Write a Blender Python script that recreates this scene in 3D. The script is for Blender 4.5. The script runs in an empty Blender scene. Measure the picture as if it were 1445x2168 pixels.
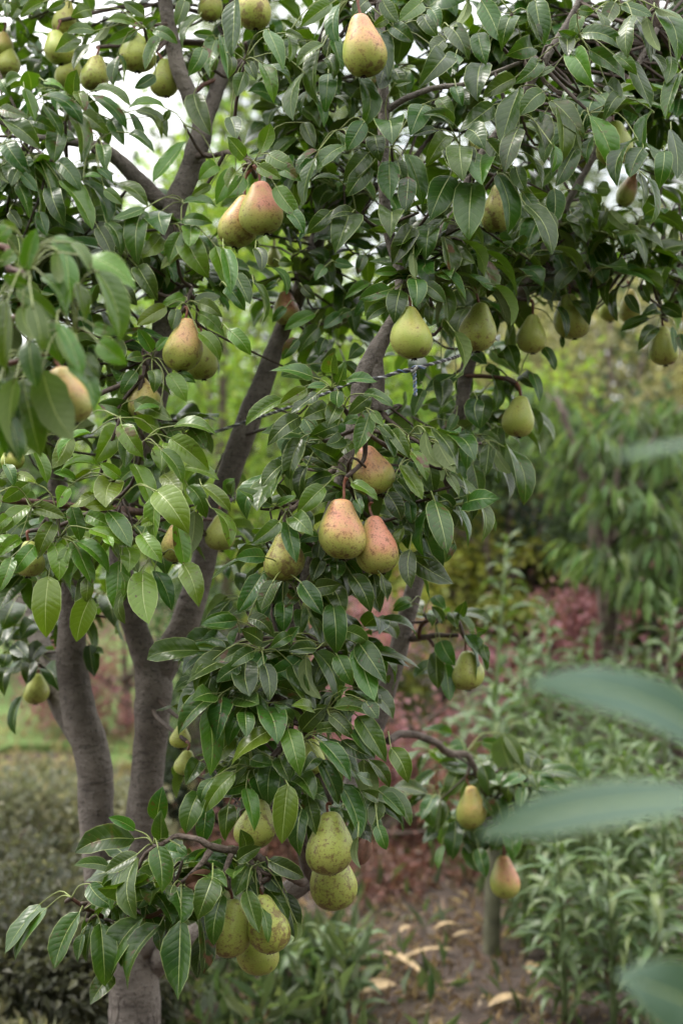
import bpy, math, random
import numpy as np
from mathutils import Vector, Matrix
random.seed(7); rng = np.random.default_rng(7)
S = bpy.context.scene; COL = S.collection

# ------------------------------------------------------------------ camera
CAM = np.array([0.0, 0.0, 1.5]); PITCH = math.radians(-3.0); LENS = 50.0
cd = bpy.data.cameras.new('camera'); cam = bpy.data.objects.new('camera', cd); COL.objects.link(cam)
cam.location = CAM; cam.rotation_euler = (math.radians(90) + PITCH, 0, 0)
cd.lens = LENS; cd.sensor_fit = 'VERTICAL'; cd.sensor_height = 36; cd.clip_end = 500; cd.clip_start = 0.02
cd.dof.use_dof = True; cd.dof.focus_distance = 2.0; cd.dof.aperture_fstop = 3.5
S.camera = cam
# ------------------------------------------------------------------ sky, sun, exposure
SUN_EL, SUN_AZ = math.radians(56), math.radians(292)     # azimuth from +Y clockwise: high at the left
w = bpy.data.worlds.new('World'); S.world = w; w.use_nodes = True
nt = w.node_tree; nt.nodes.clear()
def N(t, ty, **k):
    n = t.nodes.new(ty)
    for a, b in k.items():
        if a == 'ins':
            for i, v in b.items(): n.inputs[i].default_value = v
        else: setattr(n, a, b)
    return n
out = N(nt, 'ShaderNodeOutputWorld'); bg = N(nt, 'ShaderNodeBackground'); bg.inputs[1].default_value = 0.13
sky = N(nt, 'ShaderNodeTexSky', sky_type='NISHITA', sun_disc=False, sun_elevation=SUN_EL, sun_rotation=SUN_AZ, air_density=1.0, dust_density=2.0, ozone_density=1.0)
tc = N(nt, 'ShaderNodeTexCoord'); nz = N(nt, 'ShaderNodeTexNoise', ins={'Scale': 2.2, 'Detail': 6.0, 'Roughness': .6})
rp = N(nt, 'ShaderNodeMapRange', ins={1: .22, 2: .52}); mx = N(nt, 'ShaderNodeMix', data_type='RGBA')
sz = N(nt, 'ShaderNodeSeparateXYZ'); el = N(nt, 'ShaderNodeMapRange', ins={1: 0., 2: 1., 3: .75, 4: 1.5}); vm = N(nt, 'ShaderNodeVectorMath', operation='SCALE')
vm.inputs[0].default_value = (9.4, 9.35, 9.3)
nt.links.new(tc.outputs['Generated'], sz.inputs[0]); nt.links.new(sz.outputs[2], el.inputs[0]); nt.links.new(el.outputs[0], vm.inputs['Scale']); nt.links.new(vm.outputs[0], mx.inputs[7])
nt.links.new(tc.outputs['Generated'], nz.inputs['Vector']); nt.links.new(nz.outputs['Fac'], rp.inputs[0])
nt.links.new(rp.outputs[0], mx.inputs[0]); nt.links.new(sky.outputs[0], mx.inputs[6])
nt.links.new(mx.outputs[2], bg.inputs[0]); nt.links.new(bg.outputs[0], out.inputs[0])
sl = bpy.data.lights.new('sun', 'SUN'); sl.energy = 1.3; sl.angle = math.radians(14); sl.color = (1, .95, .88)
so = bpy.data.objects.new('sun', sl); COL.objects.link(so)
sd = Vector((math.sin(SUN_AZ) * math.cos(SUN_EL), math.cos(SUN_AZ) * math.cos(SUN_EL), math.sin(SUN_EL)))
so.rotation_euler = sd.to_track_quat('Z', 'Y').to_euler(); so.location = sd * 30
S.view_settings.view_transform = 'Standard'; S.view_settings.look = 'None'; S.view_settings.gamma = 1
S.view_settings.use_curve_mapping = False; S.view_settings.exposure = 1.2
S.render.engine = 'CYCLES'; S.cycles.use_denoising = True
S.cycles.use_adaptive_sampling = True; S.cycles.adaptive_threshold = .02; S.cycles.caustics_reflective = False; S.cycles.caustics_refractive = False
S.cycles.max_bounces = 4; S.cycles.diffuse_bounces = 2; S.cycles.glossy_bounces = 2; S.cycles.transmission_bounces = 3; S.cycles.transparent_max_bounces = 2

# ------------------------------------------------------------------ helpers
RX = np.array(Matrix.Rotation(math.radians(90) + PITCH, 3, 'X'))
def P(px, py, d):
    """point of the place seen at photo pixel (px,py), d metres in front of the camera"""
    v = np.array([(px - 722.5) / 2168 * 36 / LENS, -(py - 1084) / 2168 * 36 / LENS, -1.0])
    return CAM + d * (RX @ v)
def PXM(d): return 2168 * LENS / 36 / d          # pixels per metre at depth d
def G(px, d):                                     # ground point under pixel column px at depth ~ d
    p = P(px, 1084, d); p[2] = 0; return p
def nrm(v):
    v = np.asarray(v, float); l = np.linalg.norm(v); return v / l if l > 1e-9 else np.array([0, 0, 1.0])
def mesh(name, V, F, mats, fm=None, smooth=True, uv=None, attrs=None):
    m = bpy.data.meshes.new(name)
    V = np.asarray(V, np.float32)
    m.from_pydata(V.tolist(), [], F if isinstance(F, list) else F.tolist())
    for x in (mats if isinstance(mats, (list, tuple)) else [mats]): m.materials.append(x)
    if fm is not None: m.polygons.foreach_set('material_index', np.asarray(fm, np.int32))
    if smooth: m.polygons.foreach_set('use_smooth', np.ones(len(m.polygons), bool))
    if uv is not None:
        l = m.uv_layers.new(name='UVMap'); li = np.empty(len(m.loops), np.int32); m.loops.foreach_get('vertex_index', li)
        l.data.foreach_set('uv', np.asarray(uv, np.float32)[li].ravel())
    if attrs:
        for k, a in attrs.items():
            c = m.color_attributes.new(k, 'FLOAT_COLOR', 'POINT'); a = np.asarray(a, np.float32)
            if a.shape[1] == 3: a = np.concatenate([a, np.ones((len(a), 1), np.float32)], 1)
            c.data.foreach_set('color', a.ravel())
    m.update(); return m
def obj(name, me, parent=None, loc=None):
    o = bpy.data.objects.new(name, me); COL.objects.link(o)
    if loc is not None: o.location = loc
    if parent is not None: o.parent = parent
    return o
def thing(name, label, cat, loc=(0, 0, 0), group=None):
    o = bpy.data.objects.new(name, None); COL.objects.link(o); o.location = loc; o.empty_display_size = .05
    o['label'] = label; o['category'] = cat
    if group: o['group'] = group
    return o
def tag(o, label, cat=None, group=None, kind=None):
    o['label'] = label
    if cat: o['category'] = cat
    if group: o['group'] = group
    if kind: o['kind'] = kind
    return o
def catmull(pts, n):
    pts = np.asarray(pts, float)
    if len(pts) == 2: pts = np.array([pts[0], (pts[0] + pts[1]) / 2, pts[1]])
    p = np.vstack([2 * pts[0] - pts[1], pts, 2 * pts[-1] - pts[-2]]); out = []
    for i in range(1, len(p) - 2):
        for t in np.linspace(0, 1, n, endpoint=False):
            a, b, c, d = p[i - 1], p[i], p[i + 1], p[i + 2]
            out.append(.5 * (2 * b + (c - a) * t + (2 * a - 5 * b + 4 * c - d) * t * t + (3 * b - a - 3 * c + d) * t ** 3))
    out.append(p[-2]); return np.array(out)
def tube(path, sides=8, n=4, lump=0.0, cap=True):
    """path rows: x y z r"""
    q = catmull(path, n); c, r = q[:, :3], np.maximum(q[:, 3], 1e-4)
    t = np.gradient(c, axis=0); t /= np.linalg.norm(t, axis=1)[:, None] + 1e-12
    u = np.cross(t[0], [0.3, .9, .2]); u /= np.linalg.norm(u); V = []; ph = rng.uniform(0, 6, 4)
    for i in range(len(c)):
        u = u - t[i] * np.dot(u, t[i]); u /= np.linalg.norm(u); v = np.cross(t[i], u)
        for k in range(sides):
            a = 2 * math.pi * k / sides
            rr = r[i] * (1 + lump * (math.sin(3 * a + ph[0] + i * .35) * .4 + math.sin(i * .9 + ph[1] + a) * .5 + rng.normal() * .25))
            V.append(c[i] + rr * (math.cos(a) * u + math.sin(a) * v))
    F = []
    for i in range(len(c) - 1):
        for k in range(sides):
            k2 = (k + 1) % sides; F.append([i * sides + k, i * sides + k2, (i + 1) * sides + k2, (i + 1) * sides + k])
    if cap: F.append(list(range(sides))[::-1]); F.append([(len(c) - 1) * sides + k for k in range(sides)])
    return np.array(V), F
def join(parts):
    V, F, o = [], [], 0
    for v, f in parts:
        V.append(v); F += [[i + o for i in q] for q in f]; o += len(v)
    return np.vstack(V), F

# ------------------------------------------------------------------ materials
def mat(name):
    m = bpy.data.materials.new(name); m.use_nodes = True; t = m.node_tree; t.nodes.clear()
    return m, t, t.links.new
def principled(t, L, surf=True, **ins):
    b = N(t, 'ShaderNodeBsdfPrincipled')
    for k, v in ins.items(): b.inputs[k.replace('_', ' ')].default_value = v
    if surf: o = N(t, 'ShaderNodeOutputMaterial'); L(b.outputs[0], o.inputs[0])
    return b
def math_(t, L, op, a, b=None, c=None, clamp=False):
    n = N(t, 'ShaderNodeMath', operation=op, use_clamp=clamp)
    for i, x in enumerate((a, b, c)):
        if x is None: continue
        if isinstance(x, (int, float)): n.inputs[i].default_value = x
        else: L(x, n.inputs[i])
    return n.outputs[0]
def mixc(t, L, f, a, b, blend='MIX'):
    n = N(t, 'ShaderNodeMix', data_type='RGBA', blend_type=blend)
    for i, x in ((0, f), (6, a), (7, b)):
        if isinstance(x, (int, float)): n.inputs[i].default_value = x
        elif isinstance(x, tuple): n.inputs[i].default_value = x if len(x) == 4 else (*x, 1)
        else: L(x, n.inputs[i])
    return n.outputs[2]
def rng_(t, L, x, a, b, c=0., d=1.):
    n = N(t, 'ShaderNodeMapRange', ins={1: a, 2: b, 3: c, 4: d}); L(x, n.inputs[0]); return n.outputs[0]
def noise(t, L, vec, scale, detail=3., rough=.55):
    n = N(t, 'ShaderNodeTexNoise', ins={'Scale': scale, 'Detail': detail, 'Roughness': rough})
    if vec is not None: L(vec, n.inputs['Vector'])
    return n.outputs['Fac']

def leaf_material(name, dark, midc, bright, under, veins=9.0, vein_col=(.36, .42, .16), rough=.36, trans=.22, spots=True):
    m, t, L = mat(name)
    at = N(t, 'ShaderNodeAttribute', attribute_name='leaf'); sp = N(t, 'ShaderNodeSeparateColor'); L(at.outputs['Color'], sp.inputs[0])
    rnd, tint, age = sp.outputs[0], sp.outputs[1], sp.outputs[2]
    uv = N(t, 'ShaderNodeUVMap', uv_map='UVMap'); sx = N(t, 'ShaderNodeSeparateXYZ'); L(uv.outputs[0], sx.inputs[0])
    au = math_(t, L, 'ABSOLUTE', sx.outputs[0]); v = sx.outputs[1]
    ob = N(t, 'ShaderNodeNewGeometry')
    n1 = noise(t, L, ob.outputs['Position'], 45., 2.)
    n2 = noise(t, L, ob.outputs['Position'], 160., 2.)
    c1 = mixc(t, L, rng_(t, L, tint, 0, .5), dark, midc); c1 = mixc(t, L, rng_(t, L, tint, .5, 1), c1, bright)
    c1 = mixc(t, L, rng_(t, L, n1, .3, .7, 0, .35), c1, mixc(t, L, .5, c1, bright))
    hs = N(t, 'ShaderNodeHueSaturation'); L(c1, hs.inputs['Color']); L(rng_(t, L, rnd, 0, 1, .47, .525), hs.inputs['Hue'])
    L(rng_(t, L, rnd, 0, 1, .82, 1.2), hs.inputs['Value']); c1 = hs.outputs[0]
    # veins
    vv = math_(t, L, 'SUBTRACT', v, math_(t, L, 'MULTIPLY', au, .16))
    wv = math_(t, L, 'ABSOLUTE', math_(t, L, 'SINE', math_(t, L, 'MULTIPLY', vv, veins * math.pi)))
    sv = rng_(t, L, wv, .0, .16, 1, 0)
    sv = math_(t, L, 'MULTIPLY', sv, rng_(t, L, au, .6, .95, 1, 0))
    mr = rng_(t, L, math_(t, L, 'ADD', au, math_(t, L, 'MULTIPLY', v, .025)), .026, .062, 1, 0)
    mg = rng_(t, L, au, .93, .975)
    c2 = mixc(t, L, math_(t, L, 'MULTIPLY', sv, .16), c1, vein_col)
    c2 = mixc(t, L, math_(t, L, 'MULTIPLY', mr, .85), c2, vein_col)
    c2 = mixc(t, L, math_(t, L, 'MULTIPLY', mg, .55), c2, vein_col)
    cu = mixc(t, L, math_(t, L, 'MULTIPLY', math_(t, L, 'MAXIMUM', mr, math_(t, L, 'MULTIPLY', sv, .3)), .7), under, (.38, .42, .18))
    hu = N(t, 'ShaderNodeHueSaturation'); L(cu, hu.inputs['Color']); L(rng_(t, L, rnd, 0, 1, .75, 1.2), hu.inputs['Value']); cu = hu.outputs[0]
    if spots:
        br = math_(t, L, 'MULTIPLY', rng_(t, L, n2, .63, .70), rng_(t, L, age, .4, .85))
        c2 = mixc(t, L, br, c2, (.07, .035, .012))
        big = math_(t, L, 'MULTIPLY', rng_(t, L, n1, .60, .66), rng_(t, L, age, .88, .93))
        c2 = mixc(t, L, big, c2, (.10, .045, .02))
    col = mixc(t, L, ob.outputs['Backfacing'], c2, cu)
    bs = principled(t, L, False); L(col, bs.inputs['Base Color'])
    L(rng_(t, L, ob.outputs['Backfacing'], 0, 1, rough, .62), bs.inputs['Roughness'])
    L(rng_(t, L, ob.outputs['Backfacing'], 0, 1, .44, .25), bs.inputs['Specular IOR Level'])
    bump = N(t, 'ShaderNodeBump', ins={'Strength': .4, 'Distance': .0016})
    hgt = math_(t, L, 'SUBTRACT', math_(t, L, 'MULTIPLY', noise(t, L, ob.outputs['Position'], 70., 2.), 1.0), math_(t, L, 'ADD', math_(t, L, 'MULTIPLY', rng_(t, L, wv, 0., .9, 1, 0), .30), math_(t, L, 'MULTIPLY', mr, .5)))
    L(hgt, bump.inputs['Height']); L(bump.outputs[0], bs.inputs['Normal'])
    tr = N(t, 'ShaderNodeBsdfTranslucent'); tcol = mixc(t, L, 1.0, mixc(t, L, .45, c2, bright), (1.7, 1.9, .5), 'MULTIPLY'); L(tcol, tr.inputs[0])
    ms = N(t, 'ShaderNodeMixShader'); ms.inputs[0].default_value = trans
    L(bs.outputs[0], ms.inputs[1]); L(tr.outputs[0], ms.inputs[2])
    o = N(t, 'ShaderNodeOutputMaterial'); L(ms.outputs[0], o.inputs[0]); return m

M_LEAF = leaf_material('pear_leaf', (.010, .030, .005), (.029, .080, .008), (.105, .19, .009), (.13, .17, .065), rough=.32, trans=.2)
M_NEAR = leaf_material('glaucous_sheen_leaf', (.055, .108, .078), (.07, .13, .094), (.085, .15, .11), (.13, .20, .14), spots=False, rough=.5)  # glaucous green with the sky's sheen mixed into the base colour
M_LILY = leaf_material('lily_leaf', (.022, .06, .028), (.035, .085, .036), (.08, .14, .042), (.09, .15, .07), veins=0.0, spots=False, rough=.42)

def scatter_material(name, c1, c2, rough=.55, trans=.42, under=None):
    m, t, L = mat(name)
    at = N(t, 'ShaderNodeAttribute', attribute_name='leaf'); sp = N(t, 'ShaderNodeSeparateColor'); L(at.outputs['Color'], sp.inputs[0])
    col = mixc(t, L, sp.outputs[0], c1, c2)
    hs = N(t, 'ShaderNodeHueSaturation'); L(col, hs.inputs['Color']); L(rng_(t, L, sp.outputs[1], 0, 1, .7, 1.3), hs.inputs['Value'])
    L(rng_(t, L, sp.outputs[2], 0, 1, .48, .52), hs.inputs['Hue'])
    bs = principled(t, L, False, Roughness=rough); L(hs.outputs[0], bs.inputs['Base Color'])
    tr = N(t, 'ShaderNodeBsdfTranslucent'); L(mixc(t, L, 1., hs.outputs[0], (1.6, 1.6, 1.1), 'MULTIPLY'), tr.inputs[0])
    ms = N(t, 'ShaderNodeMixShader'); ms.inputs[0].default_value = trans
    L(bs.outputs[0], ms.inputs[1]); L(tr.outputs[0], ms.inputs[2]); o = N(t, 'ShaderNodeOutputMaterial'); L(ms.outputs[0], o.inputs[0]); return m

def plain(name, c, rough=.6, var=.25, scale=60., bump=0.):
    m, t, L = mat(name); b = principled(t, L, Roughness=rough)
    g = N(t, 'ShaderNodeNewGeometry'); n = noise(t, L, g.outputs['Position'], scale, 4.)
    L(mixc(t, L, rng_(t, L, n, .3, .7), tuple(x * (1 - var) for x in c), tuple(min(1, x * (1 + var)) for x in c)), b.inputs['Base Color'])
    if bump:
        bp = N(t, 'ShaderNodeBump', ins={'Strength': bump, 'Distance': .003}); L(n, bp.inputs['Height']); L(bp.outputs[0], b.inputs['Normal'])
    return m
M_PET = plain('petiole_skin', (.19, .23, .065), .5, .3)
M_FINE = plain('fine_twig_bark', (.055, .036, .024), .65, .4, 120., .3)
M_SPUR = plain('spur_bark', (.085, .036, .022), .6, .45, 120., .5)
M_DRY = plain('dry_leaf', (.33, .24, .13), .75, .4, 40., .4)
M_DRYR = plain('brown_leaf', (.13, .06, .035), .7, .4, 90., .4)

def bark_material(name, c1, c2, crack=False):
    m, t, L = mat(name); b = principled(t, L, Roughness=.78); b.inputs['Specular IOR Level'].default_value = .3
    g = N(t, 'ShaderNodeNewGeometry'); mp = N(t, 'ShaderNodeMapping', vector_type='POINT'); mp.inputs['Scale'].default_value = (1, 1, 1.9)
    L(g.outputs['Position'], mp.inputs[0])
    n1 = noise(t, L, mp.outputs[0], 24., 6., .65); n2 = noise(t, L, g.outputs['Position'], 9., 4.); n3 = noise(t, L, g.outputs['Position'], 140., 4., .7)
    c = mixc(t, L, rng_(t, L, n1, .36, .64), c1, c2); c = mixc(t, L, rng_(t, L, n2, .45, .70, 0, .7), c, tuple(x * 1.6 for x in c2))
    m4 = N(t, 'ShaderNodeMapping'); m4.inputs['Scale'].default_value = (1, 1, 6.); L(g.outputs['Position'], m4.inputs[0]); n4 = noise(t, L, m4.outputs[0], 16., 5., .6)
    c = mixc(t, L, rng_(t, L, n4, .60, .68, 0, .5), c, tuple(x * .4 for x in c1))
    c = mixc(t, L, rng_(t, L, n3, .54, .66, 0, .75), c, tuple(x * .45 for x in c1))
    h = math_(t, L, 'ADD', math_(t, L, 'MULTIPLY', n1, .8), math_(t, L, 'MULTIPLY', n3, .5))
    if crack:
        m2 = N(t, 'ShaderNodeMapping'); m2.inputs['Scale'].default_value = (1, 1, .35); L(g.outputs['Position'], m2.inputs[0])
        vo = N(t, 'ShaderNodeTexVoronoi', feature='DISTANCE_TO_EDGE', ins={'Scale': 46.}); L(m2.outputs[0], vo.inputs['Vector'])
        sz = N(t, 'ShaderNodeSeparateXYZ'); L(g.outputs['Position'], sz.inputs[0])
        low = rng_(t, L, math_(t, L, 'ADD', sz.outputs[2], math_(t, L, 'MULTIPLY', n2, .25)), .42, .62, 1, 0)
        ck = math_(t, L, 'MULTIPLY', rng_(t, L, vo.outputs['Distance'], .0, .12, 1, 0), low)
        c = mixc(t, L, math_(t, L, 'MULTIPLY', ck, .8), c, (.03, .022, .018)); h = math_(t, L, 'SUBTRACT', h, math_(t, L, 'MULTIPLY', ck, 2.5))
    L(c, b.inputs['Base Color'])
    bp = N(t, 'ShaderNodeBump', ins={'Strength': 1., 'Distance': .009}); L(h, bp.inputs['Height']); L(bp.outputs[0], b.inputs['Normal']); return m
M_BARK = bark_material('pear_bark', (.112, .095, .082), (.185, .162, .140), True)
M_TWIG = bark_material('twig_bark', (.06, .043, .033), (.15, .118, .095))

def pear_material():
    m, t, L = mat('pear_skin'); b = principled(t, L, Roughness=.42); b.inputs['Specular IOR Level'].default_value = .4
    b.inputs['Subsurface Weight'].default_value = .08; b.inputs['Subsurface Radius'].default_value = (.01, .008, .003); b.inputs['Subsurface Scale'].default_value = .4
    at = N(t, 'ShaderNodeAttribute', attribute_name='pear'); sp = N(t, 'ShaderNodeSeparateColor'); L(at.outputs['Color'], sp.inputs[0])
    bl, ru, hz = sp.outputs[0], sp.outputs[1], sp.outputs[2]
    oi = N(t, 'ShaderNodeObjectInfo'); tcn = N(t, 'ShaderNodeTexCoord'); va = N(t, 'ShaderNodeVectorMath', operation='ADD'); L(tcn.outputs['Object'], va.inputs[0])
    sc = N(t, 'ShaderNodeVectorMath', operation='SCALE'); sc.inputs[0].default_value = (31, 17, 23); L(oi.outputs['Random'], sc.inputs['Scale']); L(sc.outputs[0], va.inputs[1]); vec = va.outputs[0]
    n1 = noise(t, L, vec, 22., 4.); n2 = noise(t, L, vec, 260., 3., .6); n3 = noise(t, L, vec, 75., 5., .7)
    c = mixc(t, L, rng_(t, L, n1, .3, .7), (.28, .36, .055), (.43, .45, .105))
    c = mixc(t, L, rng_(t, L, oi.outputs['Random'], 0, 1, 0, .4), c, (.40, .42, .12))
    bf = math_(t, L, 'MULTIPLY', bl, math_(t, L, 'MULTIPLY', rng_(t, L, n1, .25, .65, .6, 1.15), rng_(t, L, n3, .3, .7, .75, 1.2)), clamp=True)
    c = mixc(t, L, rng_(t, L, bf, .12, .6), c, (.55, .40, .14)); c = mixc(t, L, rng_(t, L, bf, .5, .95, 0, .92), c, (.62, .25, .17))
    vo = N(t, 'ShaderNodeTexVoronoi', ins={'Scale': 330.}); L(vec, vo.inputs['Vector'])
    dots = rng_(t, L, vo.outputs['Distance'], .18, .32, 1, 0)
    c = mixc(t, L, math_(t, L, 'MULTIPLY', dots, .35), c, (.17, .15, .04))
    fl = math_(t, L, 'MULTIPLY', rng_(t, L, n2, .56, .68), rng_(t, L, math_(t, L, 'ADD', n1, math_(t, L, 'MULTIPLY', ru, .35)), .44, .68))
    c = mixc(t, L, math_(t, L, 'MULTIPLY', fl, .8), c, (.17, .09, .04))
    pt = math_(t, L, 'MULTIPLY', rng_(t, L, math_(t, L, 'ADD', n3, math_(t, L, 'MULTIPLY', ru, .13)), .60, .69), .75)
    c = mixc(t, L, pt, c, (.16, .085, .04))
    L(c, b.inputs['Base Color'])
    bp = N(t, 'ShaderNodeBump', ins={'Strength': .12, 'Distance': .001}); L(n3, bp.inputs['Height']); L(bp.outputs[0], b.inputs['Normal']); return m
M_PEAR = pear_material()
M_STALK = plain('pear_stalk', (.16, .055, .028), .5, .4, 150.)
M_CALYX = plain('calyx', (.025, .016, .01), .8, .4, 200.)

# ------------------------------------------------------------------ the ground
def ground_material():
    m, t, L = mat('soil'); b = principled(t, L, Roughness=.95); g = N(t, 'ShaderNodeNewGeometry')
    n1 = noise(t, L, g.outputs['Position'], 2.2, 6., .65); n2 = noise(t, L, g.outputs['Position'], 28., 6., .7); n3 = noise(t, L, g.outputs['Position'], .9, 3.)
    c = mixc(t, L, rng_(t, L, n2, .3, .7), (.038, .026, .020), (.105, .074, .057))
    c = mixc(t, L, rng_(t, L, n1, .52, .68, 0, .7), c, (.085, .07, .038)); c = mixc(t, L, rng_(t, L, n3, .5, .6, 0, .5), c, (.09, .065, .05))
    L(c, b.inputs['Base Color']); bp = N(t, 'ShaderNodeBump', ins={'Strength': 1., 'Distance': .03}); L(n2, bp.inputs['Height']); L(bp.outputs[0], b.inputs['Normal']); return m
xs = np.concatenate([np.linspace(-120, -4, 12), np.linspace(-3.6, 4, 40), np.linspace(5, 120, 12)]); ys = np.concatenate([np.linspace(-40, 0, 6), np.linspace(.4, 9, 46), np.linspace(10, 200, 14)])
gx, gy = np.meshgrid(xs, ys, indexing='ij'); near = np.exp(-((gx / 5) ** 4)) * np.exp(-(((gy - 4) / 5) ** 4))
gz = near * (.018 * np.sin(gx * 5.1 + 1) * np.sin(gy * 4.3) + .012 * np.sin(gx * 11 + gy * 9) + rng.normal(0, .006, gx.shape))
nx, ny = gx.shape
F = [[i * ny + j, (i + 1) * ny + j, (i + 1) * ny + j + 1, i * ny + j + 1] for i in range(nx - 1) for j in range(ny - 1)]
go = obj('ground', mesh('ground', np.stack([gx, gy, gz], -1).reshape(-1, 3), F, ground_material())); tag(go, 'bare brown garden soil with scattered dry litter', kind='structure')
def lawn_material():
    m, t, L = mat('mown_grass'); b = principled(t, L, Roughness=.8); g = N(t, 'ShaderNodeNewGeometry')
    n1 = noise(t, L, g.outputs['Position'], 3., 4.); n2 = noise(t, L, g.outputs['Position'], 60., 5., .7)
    c = mixc(t, L, n1, (.11, .19, .04), (.17, .26, .06)); c = mixc(t, L, rng_(t, L, n2, .4, .7, 0, .6), c, (.08, .15, .03)); L(c, b.inputs['Base Color'])
    bp = N(t, 'ShaderNodeBump', ins={'Strength': .8, 'Distance': .03}); L(n2, bp.inputs['Height']); L(bp.outputs[0], b.inputs['Normal']); return m
LV = [(x, 6.45 + .22 * math.sin(x * 3.1) + .14 * math.sin(x * 8.7 + 1) + .08 * math.sin(x * 19), .035) for x in np.linspace(-14, -.9, 120)] + [(-.8, 7.4, .035), (-1.0, 16, .035), (-14, 16, .035)]; NL = len(LV)
lo = obj('lawn', mesh('lawn', np.array(LV + [(x, y, -.05) for x, y, z in LV]), [list(range(NL))] + [[i, i + NL, (i + 1) % NL + NL, (i + 1) % NL] for i in range(NL)], lawn_material(), smooth=False)); tag(lo, 'mown green lawn seen behind the left tree trunk', kind='structure')

# ------------------------------------------------------------------ scattered foliage for background plants
def scatter(name, m, pos, dirs, norms, ln, wd, parent=None, mixv=None):
    n = len(pos); dirs = dirs / (np.linalg.norm(dirs, axis=1)[:, None] + 1e-9)
    norms = norms - dirs * (norms * dirs).sum(1)[:, None]; norms /= np.linalg.norm(norms, axis=1)[:, None] + 1e-9
    sd_ = np.cross(norms, dirs); ln = np.broadcast_to(ln, n)[:, None]; wd = np.broadcast_to(wd, n)[:, None]
    V = np.stack([pos, pos + dirs * ln * .45 + sd_ * wd * .5 + norms * wd * .15, pos + dirs * ln * .95 - norms * ln * .18, pos + dirs * ln * .45 - sd_ * wd * .5 + norms * wd * .15], 1).reshape(-1, 3)
    b = np.arange(n)[:, None] * 4
    F = np.concatenate([b + [0, 2, 1], b + [0, 3, 2]], 1).reshape(-1, 3)
    a = rng.random((n, 3))
    if mixv is not None: a[:, 0] = mixv
    me = mesh(name, V, F, m, smooth=False, attrs={'leaf': np.repeat(a, 4, 0)})
    return obj(name, me, parent)
def blob_points(c, r, n, clumps=14, core=.55):
    """points in uneven clumps inside an ellipsoid"""
    cc = rng.normal(size=(clumps, 3)); cc /= np.linalg.norm(cc, axis=1)[:, None]; cc *= rng.uniform(core, 1, (clumps, 1)) ** .6
    k = rng.integers(0, clumps, n); rad = rng.uniform(.22, .42, clumps)
    p = cc[k] + rng.normal(size=(n, 3)) * rad[k][:, None] * .6
    return np.asarray(c) + p * np.asarray(r), p, k / clumps
def plant(name, label, cat, px, py, d, rx, rz, m, n, leaf, trunk=True, group=None, ry=None, droop=-.2, clumps=16, aspect=.5, mtr=None):
    c = P(px, py, d); root = thing(name, label, cat, (c[0], c[1], 0), group); org = np.array([c[0], c[1], 0.])
    pos, out_, cl = blob_points(c - org, (rx, ry or rx, rz), n, clumps)
    pos[:, 2] = np.maximum(pos[:, 2], .03)
    dirs = out_ * .6 + rng.normal(size=(n, 3)) * .6 + [0, 0, droop]; nr = rng.normal(size=(n, 3)) * .5 + [0, -.2, .9]
    o = scatter('crown', m, pos, dirs, nr, leaf * rng.uniform(.7, 1.3, n), leaf * aspect * rng.uniform(.8, 1.2, n), root, np.clip(cl * .6 + rng.random(n) * .4, 0, 1)); o['kind'] = 'stuff'
    parts = []; top = c - org
    H = max(top[2], .1)
    if trunk:
        rr = .02 + .012 * H
        parts.append(tube([(0, 0, -.03, rr * 1.4), (.02, 0, H * .35, rr), (top[0] * .5, .03, H * .75, rr * .7), (0, 0, H + rz * .4, rr * .25)], 7, 4, .05))
        for k in range(7):
            a = rng.uniform(0, 6.28); e = np.array([math.cos(a) * rx * .75, math.sin(a) * rx * .75, H + rng.uniform(-.3, .7) * rz]); s = np.array([0, 0, H * rng.uniform(.35, .8)])
            parts.append(tube([(*s, rr * .5), *[(*((s + e) / 2 + rng.normal(0, .05 * rx, 3)), rr * .35)], (*e, rr * .12)], 5, 3))
        V, F = join(parts); obj('trunk', mesh('trunk', V, F, mtr or M_TWIG), root)
    return root
# ------------------------------------------------------------------ background planting
B_GREEN = scatter_material('far_green', (0.035, 0.066, 0.020), (0.066, 0.105, 0.031)); B_DARK = scatter_material('far_dark_green', (0.017, 0.033, 0.012), (0.039, 0.058, 0.023))
B_BRIGHT = scatter_material('bright_green', (.12, .22, .022), (.25, .34, .045)); B_GOLD = scatter_material('golden_green', (0.156, 0.187, 0.027), (0.257, 0.265, 0.047))
B_PALE = scatter_material('pale_yellow', (0.172, 0.179, 0.086), (0.328, 0.304, 0.140)); B_PINK = scatter_material('pink_barberry', (.17, .075, .085), (.38, .19, .21))
B_BROWN = scatter_material('brown_pink', (.12, .06, .045), (.22, .11, .085)); B_SOFT = scatter_material('pale_green', (0.094, 0.133, 0.055), (0.156, 0.195, 0.086))
B_OLIVE = scatter_material('olive_cover', (.095, .11, .062), (.24, .225, .14)); B_STRAW = scatter_material('straw', (.22, .19, .10), (.32, .28, .16))
B_LIT = scatter_material('leaf_litter', (.10, .065, .042), (.30, .22, .15)); B_SHADE = scatter_material('shade_olive', (.045, .052, .03), (.11, .11, .065)); B_GRASS = scatter_material('grass_blade', (0.047, 0.078, 0.027), (0.101, 0.133, 0.055)); B_PEACH = scatter_material('peach_leaf', (0.058, 0.105, 0.031), (0.117, 0.172, 0.055), rough=.4)  # the darker olive has the shade of the bottom left in its colour
def bush(*a, **k): return plant(*a, **k)
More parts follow.
